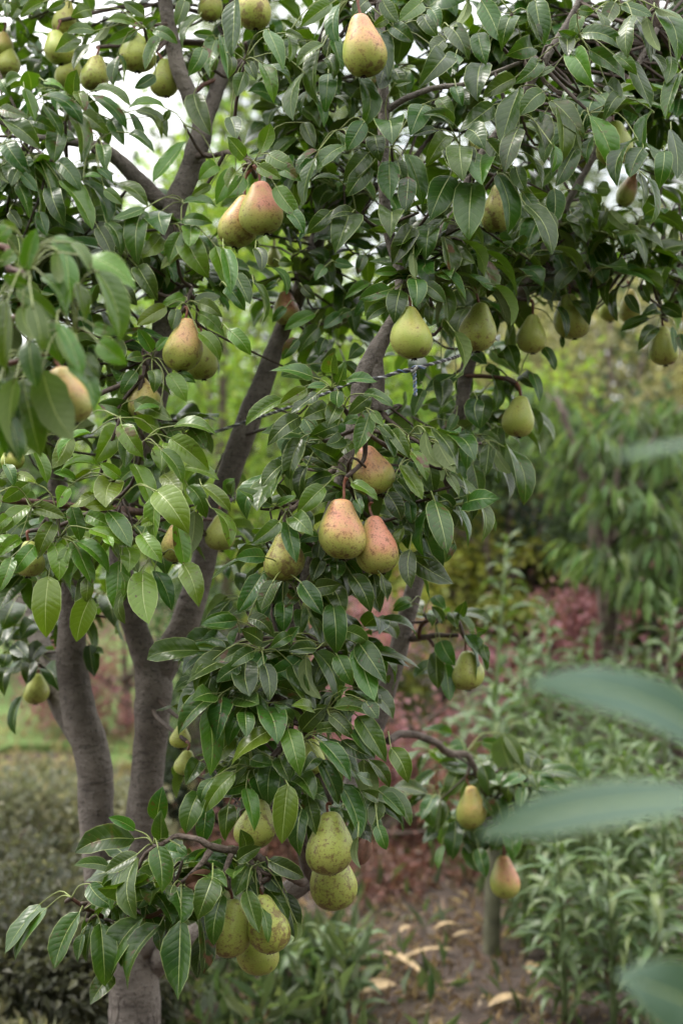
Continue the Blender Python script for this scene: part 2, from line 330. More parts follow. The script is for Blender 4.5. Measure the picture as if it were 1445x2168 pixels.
# far screen of trees
FAR = [(-250, 700, 15, 2.6, 2.6, B_DARK, 'dark round tree beyond the lawn, outside the left edge'), (40, 800, 14, 2.0, 1.9, B_GREEN, 'dark green tree standing beyond the lawn at far left'),
       (590, 300, 13, 1.0, 1.5, B_SOFT, 'tall pale airy tree far behind the pair of blushed pears'), (420, 980, 12, 1.7, 1.3, B_GREEN, 'mid green tree low behind the leaning limb'),
       (860, 620, 13, 2.3, 2.2, B_SOFT, 'broad pale green tree far behind the centre of the crown'), (1150, 330, 14, 2.0, 2.2, B_SOFT, 'tall pale tree far behind the upper right leaves'),
       (1060, 900, 12, 1.6, 1.3, B_GREEN, 'green tree beyond the yellow shrub, left of it'), (1480, 560, 13, 2.3, 2.4, B_GREEN, 'tall green tree at the far right edge'),
       (1330, 960, 14, 2.0, 1.5, B_DARK, 'dark tree behind the pale yellow shrub'), (1750, 760, 14, 2.6, 2.4, B_DARK, 'dark tree outside the right edge'), (700, 1040, 14, 2.2, 1.3, B_DARK, 'dark bushy tree low in the far middle')]
for px, py, d, rx, rz, m, lb in FAR:
    bush('background_tree', lb, 'tree', px, py, d, rx, rz, m, 3600, .13, group='trees far behind the orchard', clumps=34)
for x, y, rx, lb in [(-4.2, -2.0, 1.7, 'unseen tree added behind the viewer to cut frontal light, left'), (-1.2, -3.2, 1.8, 'unseen tree added close behind the viewer to cut frontal light'), (1.9, -3.0, 1.8, 'unseen tree added behind the viewer to cut frontal light, beyond the close one'), (4.6, -1.4, 1.7, 'unseen tree added behind the viewer to cut frontal light, right')]:  # unseen trees added to darken what the leaves reflect from the front
    root = thing('added_tree', lb, 'tree', (x, y, 0), 'trees added behind the viewer to cut frontal light'); n = 8000; pos, out_, cl = blob_points((0, 0, 2.5), (rx, rx, 1.8), n, 30, .2)
    o = scatter('crown', B_GREEN, pos, out_ * .6 + rng.normal(size=(n, 3)), rng.normal(size=(n, 3)) * .5 + [0, 0, .9], .2, .13, root); o['kind'] = 'stuff'
    V, F = tube([(0, 0, -.05, .1), (.03, 0, .7, .08), (-.05, .05, 1.6, .06), (0, 0, 2.6, .02)], 9, 4, .06); obj('trunk', mesh('trunk', V, F, M_TWIG), root)
# mid shrubs
MID = [('green_shrub', 'bright lime green shrub behind the leaning limb', 470, 790, 7.5, .8, 1.0, B_BRIGHT, 5200, .07), ('green_shrub', 'bright green bush below the leaning limb, further back', 590, 900, 8.2, .9, 1.0, B_BRIGHT, 4600, .07),
       ('green_shrub', 'sunlit green bush between the crown and the yellow shrub', 1040, 1010, 7.6, .75, .55, B_BRIGHT, 3600, .06), ('golden_shrub', 'golden green bush low behind the two hanging blushed pears', 740, 1310, 6.6, .5, .42, B_GOLD, 2800, .05),
       ('golden_shrub', 'golden green spreading bush right of the brown-pink one', 1180, 1215, 6.6, .5, .2, B_GOLD, 3000, .05), ('golden_shrub', 'golden bush left of the tall lily stem', 930, 1180, 7.2, .5, .4, B_GOLD, 2400, .05),
       ('yellow_shrub', 'pale yellow flowering shrub far back under the right boughs', 1290, 770, 9.5, 1.05, .75, B_PALE, 5200, .075), ('yellow_shrub', 'pale yellow shrub at the right edge behind the peach tree', 1480, 860, 9.0, .9, .9, B_PALE, 4200, .075),
       ('barberry_shrub', 'pink barberry bush seen between the two left trunks', 262, 1400, 7.2, .45, .42, B_PINK, 3600, .035), ('barberry_shrub', 'dusky pink barberry bush behind the leaning right limb', 830, 1500, 5.6, .42, .40, B_PINK, 3600, .035),
       ('barberry_shrub', 'pink barberry bush between the tall lily stems', 1140, 1320, 6.3, .42, .30, B_PINK, 2800, .04), ('barberry_shrub', 'pink barberry bush behind the lilies at the right edge', 1370, 1340, 6.3, .40, .28, B_PINK, 2600, .04),
       ('green_shrub', 'dull green bush low behind the centre branch', 560, 1420, 6.3, .5, .40, B_GREEN, 3000, .05), ('brown_shrub', 'brown-pink bush among the golden bushes', 1150, 1150, 7.2, .48, .30, B_BROWN, 2800, .045),
       ('brown_shrub', 'dark brown-red bush low in shade behind the pear branch', 800, 1760, 5.2, .55, .30, B_BROWN, 3600, .04), ('brown_shrub', 'brownish bush low behind the right-hand pear twig', 960, 1730, 5.6, .5, .3, B_BROWN, 2600, .04),
       ('green_shrub', 'mid green leafy bush behind the round lone pear', 1080, 1080, 6.4, .4, .35, B_GREEN, 3200, .05), ('green_shrub', 'bush behind the peach tree, leaves coloured dark for shadow gaps', 1290, 1090, 6.8, .6, .45, B_DARK, 4000, .06), ('green_shrub', 'mid green bush at the right edge behind the peach tree', 1440, 1130, 6.4, .5, .5, B_GREEN, 3600, .06), ('dark_shrub', 'dark green bush in shade at the far left edge', -40, 1270, 8.5, .5, .40, B_DARK, 3000, .06), ('dark_shrub', 'dark bush behind the middle of the left trunks', 420, 1560, 5.4, .22, .35, B_DARK, 2400, .045)]  # bush behind the peach tree: dark leaf colour stands in for deep shadow gaps
for nm, lb, px, py, d, rx, rz, m, n, lf in MID:
    bush(nm, lb, 'shrub', px, py, d, rx, rz, m, n, lf, group=nm.replace('_', ' ') + 's in the garden behind')
# peach tree with drooping leaves
pc = P(1290, 1060, 5.3); root = thing('peach_tree', 'young peach tree with drooping narrow leaves behind the lilies', 'tree', (pc[0], pc[1], 0)); po = np.array([pc[0], pc[1], 0.])
tp = [tube([(0, 0, -.03, .03), (-.02, 0, .5, .024), (.02, .03, .9, .02), (-.10, 0, 1.35, .015), (-.2, 0, 1.65, .01)], 8, 4, .06)]
D, NN, PP = [], [], []
for (px, py, dd) in [(1150, 840, 5.5), (1185, 900, 5.4), (1260, 940, 5.2), (1330, 880, 5.4), (1400, 960, 5.2), (1290, 1050, 5.1), (1375, 1070, 5.0), (1400, 1150, 5.0), (1290, 1190, 5.0), (1240, 1170, 5.2), (1440, 1220, 5.0), (1360, 1240, 4.9), (1450, 870, 5.4), (1220, 1010, 5.5), (1490, 1050, 5.2), (1330, 1140, 5.3)]:
    e = P(px, py, dd) - po; tp.append(tube([(0, .02, rng.uniform(.5, 1.1), .014), (e[0] * .5, e[1] * .5, e[2] * .75 + .25, .010), (*(e + [0, 0, .02]), .004)], 5, 3))
    n = 58; a = rng.uniform(0, 6.28, n); q = e + np.stack([np.cos(a) * .08, np.sin(a) * .08, rng.uniform(-.06, .07, n)], 1) * rng.uniform(.2, 1.2, (n, 1))
    PP.append(q); D.append(np.stack([np.cos(a) * .55, np.sin(a) * .55, rng.uniform(-1.1, -.25, n)], 1)); NN.append(np.stack([np.cos(a), np.sin(a), np.full(n, .7)], 1))
V, F = join(tp); obj('trunk', mesh('trunk', V, F, M_TWIG), root)
PP, D, NN = map(np.vstack, (PP, D, NN)); o = scatter('crown', B_PEACH, PP, D, NN, .115 * rng.uniform(.7, 1.2, len(PP)), .026, root); o['kind'] = 'stuff'

# ground cover at left, grass, litter
def mat_cover(name, label, quad, n, m, hgt, leaf, seed_up=.8):
    q = np.array(quad, float); a, b = rng.random((2, n, 1))
    p = (q[0] * (1 - a) + q[1] * a) * (1 - b) + (q[3] * (1 - a) + q[2] * a) * b
    h = hgt * (.55 + .45 * np.sin(p[:, 0] * 5.3 + 1) * np.sin(p[:, 1] * 4.1)) * rng.random(n) ** .6
    pos = np.column_stack([p, np.maximum(h, 0.0)]); d = rng.normal(size=(n, 3)) * .6 + [0, 0, seed_up]
    o = scatter(name, m, pos, d, rng.normal(size=(n, 3)), leaf * rng.uniform(.6, 1.4, n), leaf * .28, None); tag(o, label, 'plants', kind='stuff'); return o
mat_cover('ground_cover', 'low olive-brown fuzzy ground cover left of the trunks', [(-2.2, 3.0), (-.45, 3.0), (-.6, 5.3), (-2.9, 5.6)], 46000, B_OLIVE, .34, .042)
mat_cover('dry_grass', 'dry straw-coloured grass below the lawn edge', [(-3.2, 4.6), (-.5, 4.6), (-.6, 6.3), (-3.6, 6.2)], 5000, B_STRAW, .07, .05)
mat_cover('lawn_edge_grass', 'patchy dry grass thinning into the lawn', [(-3.6, 6.0), (-.5, 6.0), (-.6, 7.4), (-4.0, 7.2)], 2200, B_STRAW, .06, .05, 1.0)
mat_cover('grass', 'sparse green grass tufts on the soil', [(-.6, 3.2), (2.2, 3.2), (3.2, 7), (-1.2, 7)], 1100, B_GRASS, .05, .09, 1.1)
mat_cover('weeds', 'weedy green undergrowth at the bottom middle', [(-.42, 3.3), (.02, 3.3), (.05, 4.0), (-.6, 4.3)], 500, B_GRASS, .22, .10, .7)
mat_cover('litter', 'scattered straw and leaf litter on the soil', [(-.4, 3.2), (1.8, 3.2), (2.4, 5.6), (-.5, 5.6)], 8000, B_LIT, .012, .05, .05)
for px, py, d, rx, rz, lb in [(30, 1990, 3.7, .34, .22, 'low shrub added in the bottom left corner, dark olive for shade'), (150, 2060, 3.5, .22, .16, 'low shrub added left of the main trunk base, dark for shade'), (60, 1790, 4.6, .4, .2, 'grey-olive low shrub left of the trunks'), (-120, 1850, 4.2, .4, .3, 'olive shrub outside the left edge')]:
    bush('low_shrub', lb, 'shrub', px, py, d, rx, rz, B_SHADE if py > 1900 else B_OLIVE, 5000, .035, group='low shrubs left of the trunks', clumps=26)  # the two lowest shrubs are added, their dark olive stands in for shade
# dry leaves lying on the soil
def strip_leaf(L, W, bend, n=7, fold=.25):
    t = np.linspace(0, 1, n); wv = W * np.sin(np.pi * np.clip(t, .02, .98)) ** .75 * (1 - .35 * t); c = np.stack([L * t, 0 * t, bend * L * np.sin(t * 3)], 1)
    V = np.concatenate([c + np.stack([0 * t, -wv / 2, fold * wv], 1), c, c + np.stack([0 * t, wv / 2, fold * wv], 1)]); F = []
    for k in range(2):
        for i in range(n - 1): F.append([k * n + i, k * n + i + 1, (k + 1) * n + i + 1, (k + 1) * n + i])
    return V, F
for px, py, L_, W_, rz, lb in [(850, 2035, .20, .035, -.9, 'long dry tan leaf lying steeply on the soil'), (905, 2050, .17, .03, .25, 'long dry tan leaf lying level beside a steep one'), (800, 2120, .10, .05, .2, 'pale whitish dry leaf at the bottom edge of the soil'),
                               (1080, 2150, .13, .05, .5, 'curled tan dry leaf at the bottom edge below the lilies'), (945, 1985, .08, .04, .1, 'small tan dry leaf up the soil near the stake'), (985, 2000, .08, .03, .4, 'small orange-tan dry leaf beside the stake'), (860, 1990, .06, .03, .8, 'small pale dry leaf left of the stake'), (1130, 2080, .09, .04, 1.2, 'tan dry leaf under the front lilies')]:
    v = RX @ np.array([(px - 722.5) / 2168 * .72, -(py - 1084) / 2168 * .72, -1.0]); k = -1.5 / v[2]; p = CAM + v * k
    V, F = strip_leaf(L_, W_, .08); o = obj('dry_leaf', mesh('dry_leaf', V, F, M_DRY), None, (p[0] - L_ / 2 * math.cos(rz), p[1], .025)); o.rotation_euler = (rng.normal(0, .2), rng.normal(0, .1), rz); tag(o, lb, 'leaf', 'dry leaves on the soil')
# stake
sp_ = G(1046, 4.05); V, F = tube([(0, 0, -.05, .026), (0, 0, .12, .025), (.004, 0, .26, .024), (0, .003, .40, .023), (0, .003, .405, .016)], 12, 4, .05)
o = obj('wooden_stake', mesh('wooden_stake', V, F, plain('weathered_stake', (.10, .10, .06), .85, .35, 30., .5)), None, sp_); tag(o, 'short weathered greenish stake in the soil below the lone lowest pear', 'stake')

# lilies: tall stems with whorls of narrow arching leaves
def lily_leaf(L, W, arch, n=6):
    t = np.linspace(0, 1, n); wv = W * np.sin(np.pi * (.04 + .95 * t) ** .8); ang = .75 - arch * t
    dx = np.cumsum(np.cos(ang)) * L / n; dz = np.cumsum(np.sin(ang)) * L / n; c = np.stack([dx, 0 * t, dz], 1)
    V = np.concatenate([c + np.stack([0 * t, -wv / 2, .18 * wv], 1), c, c + np.stack([0 * t, wv / 2, .18 * wv], 1)])
    uv = np.concatenate([np.stack([0 * t + u, t], 1) for u in (-1, 0, 1)]); F = []
    for k in range(2):
        for i in range(n - 1): F.append([k * n + i, k * n + i + 1, (k + 1) * n + i + 1, (k + 1) * n + i])
    a = np.tile([[rng.random(), rng.random(), 0]], (3 * n, 1)); return V, F, uv, a
LM = []
for k in range(10):
    V, F, uv, a = lily_leaf(rng.uniform(.115, .165), rng.uniform(.018, .025), rng.uniform(1.2, 2.2)); LM.append(mesh('lily_leaf', V, F, M_LILY, uv=uv, attrs={'leaf': a}))
M_LSTEM = plain('lily_stem', (.13, .18, .07), .5, .2)
LIL = [(1034, 1150, 4.7, 'tallest pale lily stem in the middle of the bed'), (1118, 1330, 5.1, 'lily stem right of the tallest one, in front of pink bush'), (1178, 1290, 4.8, 'lily stem below the golden spreading bush'), (1250, 1330, 5.2, 'lily stem under the drooping peach leaves'),
       (1325, 1340, 5.0, 'lily stem left of the big blurred upper leaf'), (1405, 1290, 4.7, 'tall lily stem at the right edge under the peach tree'), (1085, 1460, 4.5, 'lily stem directly left of the big blurred leaf'), (1150, 1540, 4.2, 'lily stem behind the tip of the upper blurred leaf'), (1235, 1560, 4.3, 'lily stem behind the upper blurred leaf'),
       (1300, 1560, 4.4, 'lily stem between the two big blurred leaves'), (1390, 1600, 4.1, 'lily stem right behind the upper blurred leaf'), (1165, 1600, 3.95, 'bushy front lily below the long blurred leaf'), (1262, 1640, 3.85, 'front lily in the middle below the long blurred leaf'),
       (1350, 1620, 3.95, 'front lily near the lower right below the long blurred leaf'), (1430, 1660, 3.75, 'front lily at the right edge above the lowest blurred leaf'), (1205, 1800, 3.6, 'shorter front lily between two taller ones, low right'), (1310, 1830, 3.55, 'short front lily above the lowest blurred leaf'), (1395, 1860, 3.5, 'short front lily directly behind the lowest blurred leaf'), (1115, 1650, 4.1, 'front lily left of the bushy one beside the stake'), (1080, 1380, 5.3, 'slender lily far back between tallest stem and pink bush'), (1370, 1370, 5.4, 'slender lily far back near the right edge'), (1215, 1400, 5.0, 'slender lily left of the one under the peach leaves'), (1285, 1420, 4.7, 'lily stem above the upper blurred leaf'), (955, 1480, 5.2, 'lily stem behind the pear on the right limb'), (905, 1560, 5.4, 'low lily stem behind the curved twig'), (690, 1990, 3.75, 'small lily shoot below the lower pair of stacked pears'), (750, 2010, 3.6, 'small lily shoot at bottom middle, right of another'), (640, 2040, 3.6, 'small weedy lily shoot below the low pear cluster')]
nleaf = 0
for i, (px, ty, d, lb) in enumerate(LIL):
    b = G(px, d); top = P(px, ty, d); H = max(top[2], .18); root = thing('lily_plant', lb, 'plant', (b[0], b[1], 0), 'lilies in the bed behind')
    lean = rng.normal(0, .03, 2); V, F = tube([(0, 0, -.02, .009), (lean[0] * .4, lean[1] * .4, H * .5, .008), (lean[0], lean[1], H, .004)], 6, 4); obj('stem', mesh('stem', V, F, M_LSTEM), root)
    dense = 150 if d < 4.0 else (110 if d < 4.5 else 88); dense = 45 if H < .3 else dense; k = int(dense * min(H, 1.0)) + 10; zs = np.linspace(.05 * H, H, k)
    stuffV, stuffF, stuffU, stuffA, off = [], [], [], [], 0
    for j, z in enumerate(zs):
        a = j * 2.4 + rng.normal(0, .25); f = z / H; s = (.58 + .40 * math.sin(math.pi * min(1, f * .8 + .12))) * (1.0 if f < .92 else .7) * (1.12 if d < 4 else 1.15)
        p = (lean[0] * f, lean[1] * f, z); me = LM[rng.integers(0, 10)]; R = Matrix.Rotation(a, 4, 'Z') @ Matrix.Rotation(-rng.normal(.15 if f < .9 else .7, .2), 4, 'Y') @ Matrix.Rotation(rng.normal(0, .3), 4, 'X')
        if nleaf < 1500 and d < 4.6:
            o = obj('leaf', me, root); o.matrix_local = Matrix.Translation(p) @ R @ Matrix.Scale(s, 4); nleaf += 1
        else:
            Mx = np.array(Matrix.Translation(p) @ R @ Matrix.Scale(s, 4)); v = np.array([x.co[:] for x in me.vertices]); stuffV.append(v @ Mx[:3, :3].T + Mx[:3, 3])
            stuffF += [[q + off for q in f_.vertices] for f_ in me.polygons]; off += len(v); n_ = len(v) // 3
            stuffU.append(np.concatenate([np.stack([np.full(n_, u), np.linspace(0, 1, n_)], 1) for u in (-1, 0, 1)])); stuffA.append(np.tile([[rng.random(), rng.random() * .7, 0]], (len(v), 1)))
    if stuffV: o = obj('foliage', mesh('lily_foliage', np.vstack(stuffV), stuffF, M_LILY, uv=np.vstack(stuffU), attrs={'leaf': np.vstack(stuffA)}), root); o['kind'] = 'stuff'
# ------------------------------------------------------------------ the pear tree: limbs
def limb(rows, dd=0.0):                               # rows: px py depth radius_px
    return [(*P(x, y, d + dd), r * .93 / PXM(d)) for x, y, d, r in rows]
base = P(288, 2600, 2.62); base[2] = 0
TREE = thing('pear_tree', 'grey-barked pear tree with several leaning stems laden with pears', 'tree', tuple(base))
LIMBS = [('trunk', [(292, 2720, 2.62, 88), (290, 2500, 2.62, 72), (286, 2250, 2.60, 62), (284, 2100, 2.60, 58), (272, 1985, 2.60, 58), (258, 1930, 2.60, 50)]),
 ('limb', [(250, 1990, 2.60, 46), (222, 1880, 2.60, 43), (206, 1740, 2.60, 41), (198, 1610, 2.60, 41), (172, 1520, 2.60, 40), (152, 1400, 2.60, 35), (152, 1290, 2.60, 31), (140, 1150, 2.58, 27), (112, 950, 2.55, 20), (95, 750, 2.58, 12), (85, 600, 2.6, 5)]),
 ('limb', [(185, 1590, 2.64, 26), (130, 1490, 2.70, 26), (92, 1380, 2.75, 24), (45, 1270, 2.8, 20), (-40, 1120, 2.85, 15), (-140, 900, 2.9, 10)]),
 ('limb', [(295, 2010, 2.60, 48), (300, 1880, 2.58, 42), (303, 1740, 2.56, 39), (316, 1600, 2.55, 38), (323, 1500, 2.54, 41), (325, 1430, 2.54, 42), (300, 1370, 2.53, 30), (272, 1280, 2.52, 28), (256, 1180, 2.50, 26), (262, 1070, 2.46, 26), (300, 950, 2.44, 26), (332, 840, 2.43, 26), (346, 700, 2.43, 26), (356, 560, 2.42, 25), (370, 440, 2.42, 27), (400, 370, 2.42, 25), (417, 315, 2.41, 26), (428, 262, 2.41, 23), (405, 210, 2.40, 20), (376, 140, 2.39, 18), (360, 60, 2.38, 17), (346, -20, 2.37, 16), (325, -200, 2.36, 12)]),
 ('limb', [(318, 1470, 2.54, 34), (352, 1395, 2.54, 34), (395, 1312, 2.54, 33), (428, 1200, 2.54, 29), (452, 1100, 2.54, 27), (492, 985, 2.54, 27), (527, 885, 2.55, 28), (562, 795, 2.57, 23), (597, 700, 2.6, 20), (632, 620, 2.6, 19), (664, 540, 2.6, 19), (682, 440, 2.58, 16), (668, 390, 2.56, 13), (672, 300, 2.55, 11), (650, 150, 2.5, 8)]),
 ('limb', [(372, 445, 2.43, 20), (340, 427, 2.42, 19), (300, 388, 2.41, 19), (252, 340, 2.40, 16), (212, 312, 2.38, 13), (150, 300, 2.36, 10), (60, 290, 2.34, 8)]),
 ('limb', [(428, 272, 2.42, 18), (454, 205, 2.44, 17), (476, 140, 2.45, 16), (491, 60, 2.45, 14), (502, -50, 2.45, 12), (520, -220, 2.45, 8)]),
 ('limb', [(684, 436, 2.58, 12), (735, 424, 2.52, 11), (790, 398, 2.46, 10), (850, 380, 2.42, 8)]),
 ('limb', [(280, 2150, 2.64, 30), (315, 2055, 2.62, 30), (400, 1990, 2.52, 29), (480, 1950, 2.43, 28), (560, 1915, 2.38, 26), (640, 1868, 2.35, 25), (695, 1800, 2.40, 25), (748, 1660, 2.48, 25), (803, 1505, 2.52, 24), (836, 1400, 2.52, 22), (861, 1300, 2.52, 21), (888, 1205, 2.52, 19), (925, 1075, 2.5, 17), (960, 935, 2.48, 15), (975, 865, 2.46, 15), (988, 780, 2.46, 17), (1008, 728, 2.46, 15), (1062, 650, 2.47, 12), (1118, 590, 2.47, 11), (1180, 470, 2.45, 9), (1216, 400, 2.42, 8), (1252, 338, 2.4, 7), (1300, 230, 2.36, 7), (1390, 60, 2.34, 6)]),
 ('limb', [(655, 1850, 2.34, 18), (632, 1750, 2.22, 16), (606, 1640, 2.14, 14), (597, 1540, 2.11, 14), (596, 1460, 2.10, 14), (606, 1370, 2.10, 12), (640, 1240, 2.10, 12), (700, 1080, 2.11, 13), (738, 950, 2.11, 15), (752, 860, 2.11, 15), (768, 800, 2.12, 22), (790, 755, 2.12, 22), (816, 706, 2.13, 17), (842, 655, 2.14, 15), (846, 580, 2.16, 13), (818, 470, 2.18, 13), (811, 340, 2.18, 13), (812, 220, 2.18, 13), (806, 100, 2.18, 12), (798, -60, 2.18, 10)]),
 ('limb', [(800, 870, 2.12, 15), (796, 800, 2.12, 19), (792, 750, 2.12, 18)]),
 ('limb', [(846, 640, 2.14, 13), (872, 575, 2.17, 13), (900, 530, 2.2, 14), (950, 478, 2.22, 16), (976, 430, 2.22, 14), (1012, 340, 2.22, 11), (1082, 240, 2.22, 9), (1150, 130, 2.2, 9), (1214, 25, 2.2, 8), (1260, -80, 2.2, 7)]),
 ('limb', [(812, 238, 2.18, 8), (860, 208, 2.17, 7), (920, 186, 2.17, 6.5), (975, 180, 2.17, 6), (1030, 160, 2.16, 5), (1130, 120, 2.16, 4)]),
 ('limb', [(1062, 648, 2.46, 9), (1180, 590, 2.5, 8), (1300, 572, 2.54, 8), (1375, 573, 2.55, 8), (1445, 570, 2.55, 8), (1560, 540, 2.55, 7)]),
]
TW = [[(416, 330, 2.40, 7), (455, 328, 2.34, 5.5), (490, 322, 2.26, 5.5), (522, 335, 2.2, 6), (538, 352, 2.17, 7)], [(350, 640, 2.42, 6), (378, 610, 2.36, 5), (405, 607, 2.3, 4.5), (396, 635, 2.26, 5), (393, 652, 2.25, 4)],
 [(340, 720, 2.42, 6), (330, 745, 2.36, 5), (318, 760, 2.3, 6), (308, 772, 2.25, 5), (302, 798, 2.22, 3.5)], [(455, 170, 2.44, 5), (430, 180, 2.42, 5), (412, 195, 2.41, 6)], [(478, 140, 2.45, 6), (505, 130, 2.35, 5), (522, 120, 2.3, 5), (520, 90, 2.26, 4)],
 [(640, 1868, 2.30, 12), (575, 1830, 2.12, 10), (515, 1804, 2.0, 9), (455, 1794, 1.96, 9), (420, 1778, 1.95, 7), (375, 1770, 1.95, 6), (348, 1784, 1.95, 5)], [(446, 1800, 1.955, 9), (425, 1830, 1.95, 6), (386, 1868, 1.95, 5)], [(490, 1810, 1.97, 7), (478, 1840, 1.955, 6), (482, 1880, 1.96, 4)], [(515, 1806, 2.0, 6), (545, 1840, 1.97, 5), (556, 1888, 1.96, 4)],
 [(385, 1868, 1.96, 5), (330, 1935, 2.0, 5.5), (240, 1948, 2.0, 5), (208, 1935, 1.99, 5), (180, 1922, 1.98, 5), (152, 1902, 1.97, 4)],
 [(820, 1570, 2.52, 9), (845, 1555, 2.58, 9), (880, 1556, 2.66, 9), (925, 1575, 2.78, 9), (950, 1595, 2.85, 9), (988, 1600, 2.9, 8), (1010, 1640, 2.9, 6), (1050, 1740, 2.93, 5), (1066, 1790, 2.95, 4)],
 [(862, 1352, 2.52, 7), (895, 1350, 2.5, 7), (925, 1345, 2.48, 6), (970, 1345, 2.47, 4)], [(885, 1350, 2.50, 5), (893, 1320, 2.48, 5), (925, 1308, 2.46, 5)], [(905, 1350, 2.49, 4), (925, 1375, 2.48, 4)],
 [(452, 1100, 2.5, 4), (250, 1080, 2.2, 10), (200, 1075, 2.15, 8), (60, 1062, 2.12, 8), (-60, 1050, 2.1, 7)], [(1385, 575, 2.55, 5), (1392, 620, 2.53, 5), (1400, 660, 2.5, 4)], [(735, 1005, 2.09, 6), (733, 1030, 2.02, 5)],
 [(752, 905, 2.08, 7), (762, 905, 2.02, 6), (772, 915, 2.0, 5)], [(600, 1370, 2.1, 8), (520, 1345, 2.08, 6), (500, 1360, 2.05, 5)], [(735, 960, 2.11, 6), (640, 1060, 2.04, 6), (607, 1085, 2.01, 6), (603, 1108, 2.0, 6)],
 [(985, 795, 2.45, 5), (1060, 800, 2.42, 5), (1092, 812, 2.41, 5), (1104, 845, 2.4, 3)]]
LP = []                                              # limb sample points
for nm, rows in LIMBS:
    path = limb(rows); q = catmull(path, 5); LP.append(q)
    V, F = tube(path, 16, 7, .05); obj(nm, mesh(nm, V - base, F, M_BARK), TREE)
for rows in TW:
    path = limb(rows); LP.append(catmull(path, 5)); V, F = tube(path, 9, 7, .20); obj('twig', mesh('twig', V - base, F, M_TWIG if rows[0][3] > 5.5 else M_SPUR), TREE)
LPA = np.vstack(LP)
def near_limb(p, maxd=9.):
    d = np.linalg.norm(LPA[:, :3] - p, axis=1); k = int(d.argmin()); return LPA[k, :3], d[k]

# ------------------------------------------------------------------ leaf geometry
VV = np.array([0, .10, .24, .40, .56, .72, .86, .95, 1.0]); WP = np.interp(VV, [0, .1, .24, .40, .56, .72, .86, .95, 1], [.04, .66, .95, 1.0, .95, .79, .47, .17, .0])
UU = np.array([-1, -.64, -.28, -.035, .035, .28, .64, 1]); NVV, NUU = len(VV), len(UU)
BF = [[i * NUU + j, (i + 1) * NUU + j, (i + 1) * NUU + j + 1, i * NUU + j + 1] for i in range(NVV - 1) for j in range(NUU - 1)]
BUV = np.array([[u, v] for v in VV for u in UU])
def leaf_geo(b, t, n, width, arc=.6, fold=.3, wave=.04, twist=0., skew=None):
    """blade from base b to tip t, upper side along n. arc = bend (rad), fold = V angle"""
    b, t = np.asarray(b, float), np.asarray(t, float); ch = t - b; L = np.linalg.norm(ch); a = ch / L; n = nrm(n - a * np.dot(n, a)); s = np.cross(n, a)
    # circular-ish arc bulging along n, stronger toward the tip
    x = VV ** 1.0; h = L * math.tan(arc / 4) * .5 * 4 * x * (1 - x) * (1 + .35 * (x - .5)); side = rng.normal(0, .035) * L * np.sin(np.pi * x)
    c = b + np.outer(L * x, a) + np.outer(h, n) + np.outer(side, s)
    tg = np.gradient(c, axis=0); tg /= np.linalg.norm(tg, axis=1)[:, None]
    ph = rng.uniform(0, 6.28, 2); fr = rng.uniform(5, 9); asym = rng.uniform(.93, 1.07); V = np.empty((NVV, NUU, 3)); kk = 1 + rng.normal(0, .03, NVV)
    for i in range(NVV):
        ni = nrm(n - tg[i] * np.dot(n, tg[i])); si = np.cross(ni, tg[i]); tw = twist * (x[i] - .3); cs, sn = math.cos(tw), math.sin(tw); si, ni = cs * si + sn * ni, cs * ni - sn * si
        hw = width * .5 * WP[i] * kk[i]; ff = fold * (1 - .35 * x[i])
        for j, u in enumerate(UU):
            au = abs(u); k = asym if u > 0 else 2 - asym
            V[i, j] = c[i] + si * (hw * u * k * math.cos(ff * (1 - .3 * au))) + ni * (hw * au * math.sin(ff) * (1 - .45 * au) * 1.3 + wave * width * au * au * math.sin(fr * x[i] + ph[int(u > 0)]) * min(1, 3 * WP[i]))
    return V.reshape(-1, 3)
def petiole_geo(s, b, adir, r=.0011):
    s, b = np.asarray(s), np.asarray(b); L = np.linalg.norm(b - s); m = (s + b) / 2 + np.array([0, 0, .16 * L]) - adir * L * .12
    return tube([(*s, r * 1.25), (*m, r), (*b, r * .95), (*(b + adir * .006), r * .5)], 5, 3)
class Leaf: pass
def make_leaf(b, t, n, width, spur, tint, rnd=None, age=None, arc=None, fold=None, area=0., pet=.00095):
    lf = Leaf(); a = nrm(np.asarray(t) - b)
    arc = abs(rng.normal(.95, .5)) if arc is None else arc; fold = abs(rng.normal(.44, .24)) if fold is None else fold
    V1 = leaf_geo(b, t, n, width, arc, fold, abs(rng.normal(.06, .04)), rng.normal(0, .6)); nn = nrm(n - a * np.dot(n, a))
    V2, F2 = petiole_geo(spur, b, nrm(a + nn * math.tan(arc / 2)), pet)
    lf.V = np.vstack([V1, V2]); lf.F = BF + [[i + len(V1) for i in f] for f in F2]; lf.fm = [0] * len(BF) + [1] * len(F2)
    lf.uv = np.vstack([BUV, np.zeros((len(V2), 2))]); lf.a = (rng.random() if rnd is None else rnd, tint, rng.random() if age is None else age); lf.area = area; return lf
def leaf_obj(lf, parent, org, m=None):
    at = np.tile([lf.a], (len(lf.V), 1)); return obj('leaf', mesh('leaf', lf.V - org, lf.F, [m or M_LEAF, M_PET], lf.fm, uv=lf.uv, attrs={'leaf': at}), parent)
def leaves_stuff(name, lst, parent, org, m=None):
    V, F, fm, uv, at, o = [], [], [], [], [], 0
    for lf in lst:
        V.append(lf.V - org); F += [[i + o for i in f] for f in lf.F]; fm += lf.fm; uv.append(lf.uv); at.append(np.tile([lf.a], (len(lf.V), 1))); o += len(lf.V)
    ob = obj(name, mesh(name, np.vstack(V), F, [m or M_LEAF, M_PET], fm, uv=np.vstack(uv), attrs={'leaf': np.vstack(at)}), parent); ob['kind'] = 'stuff'; return ob

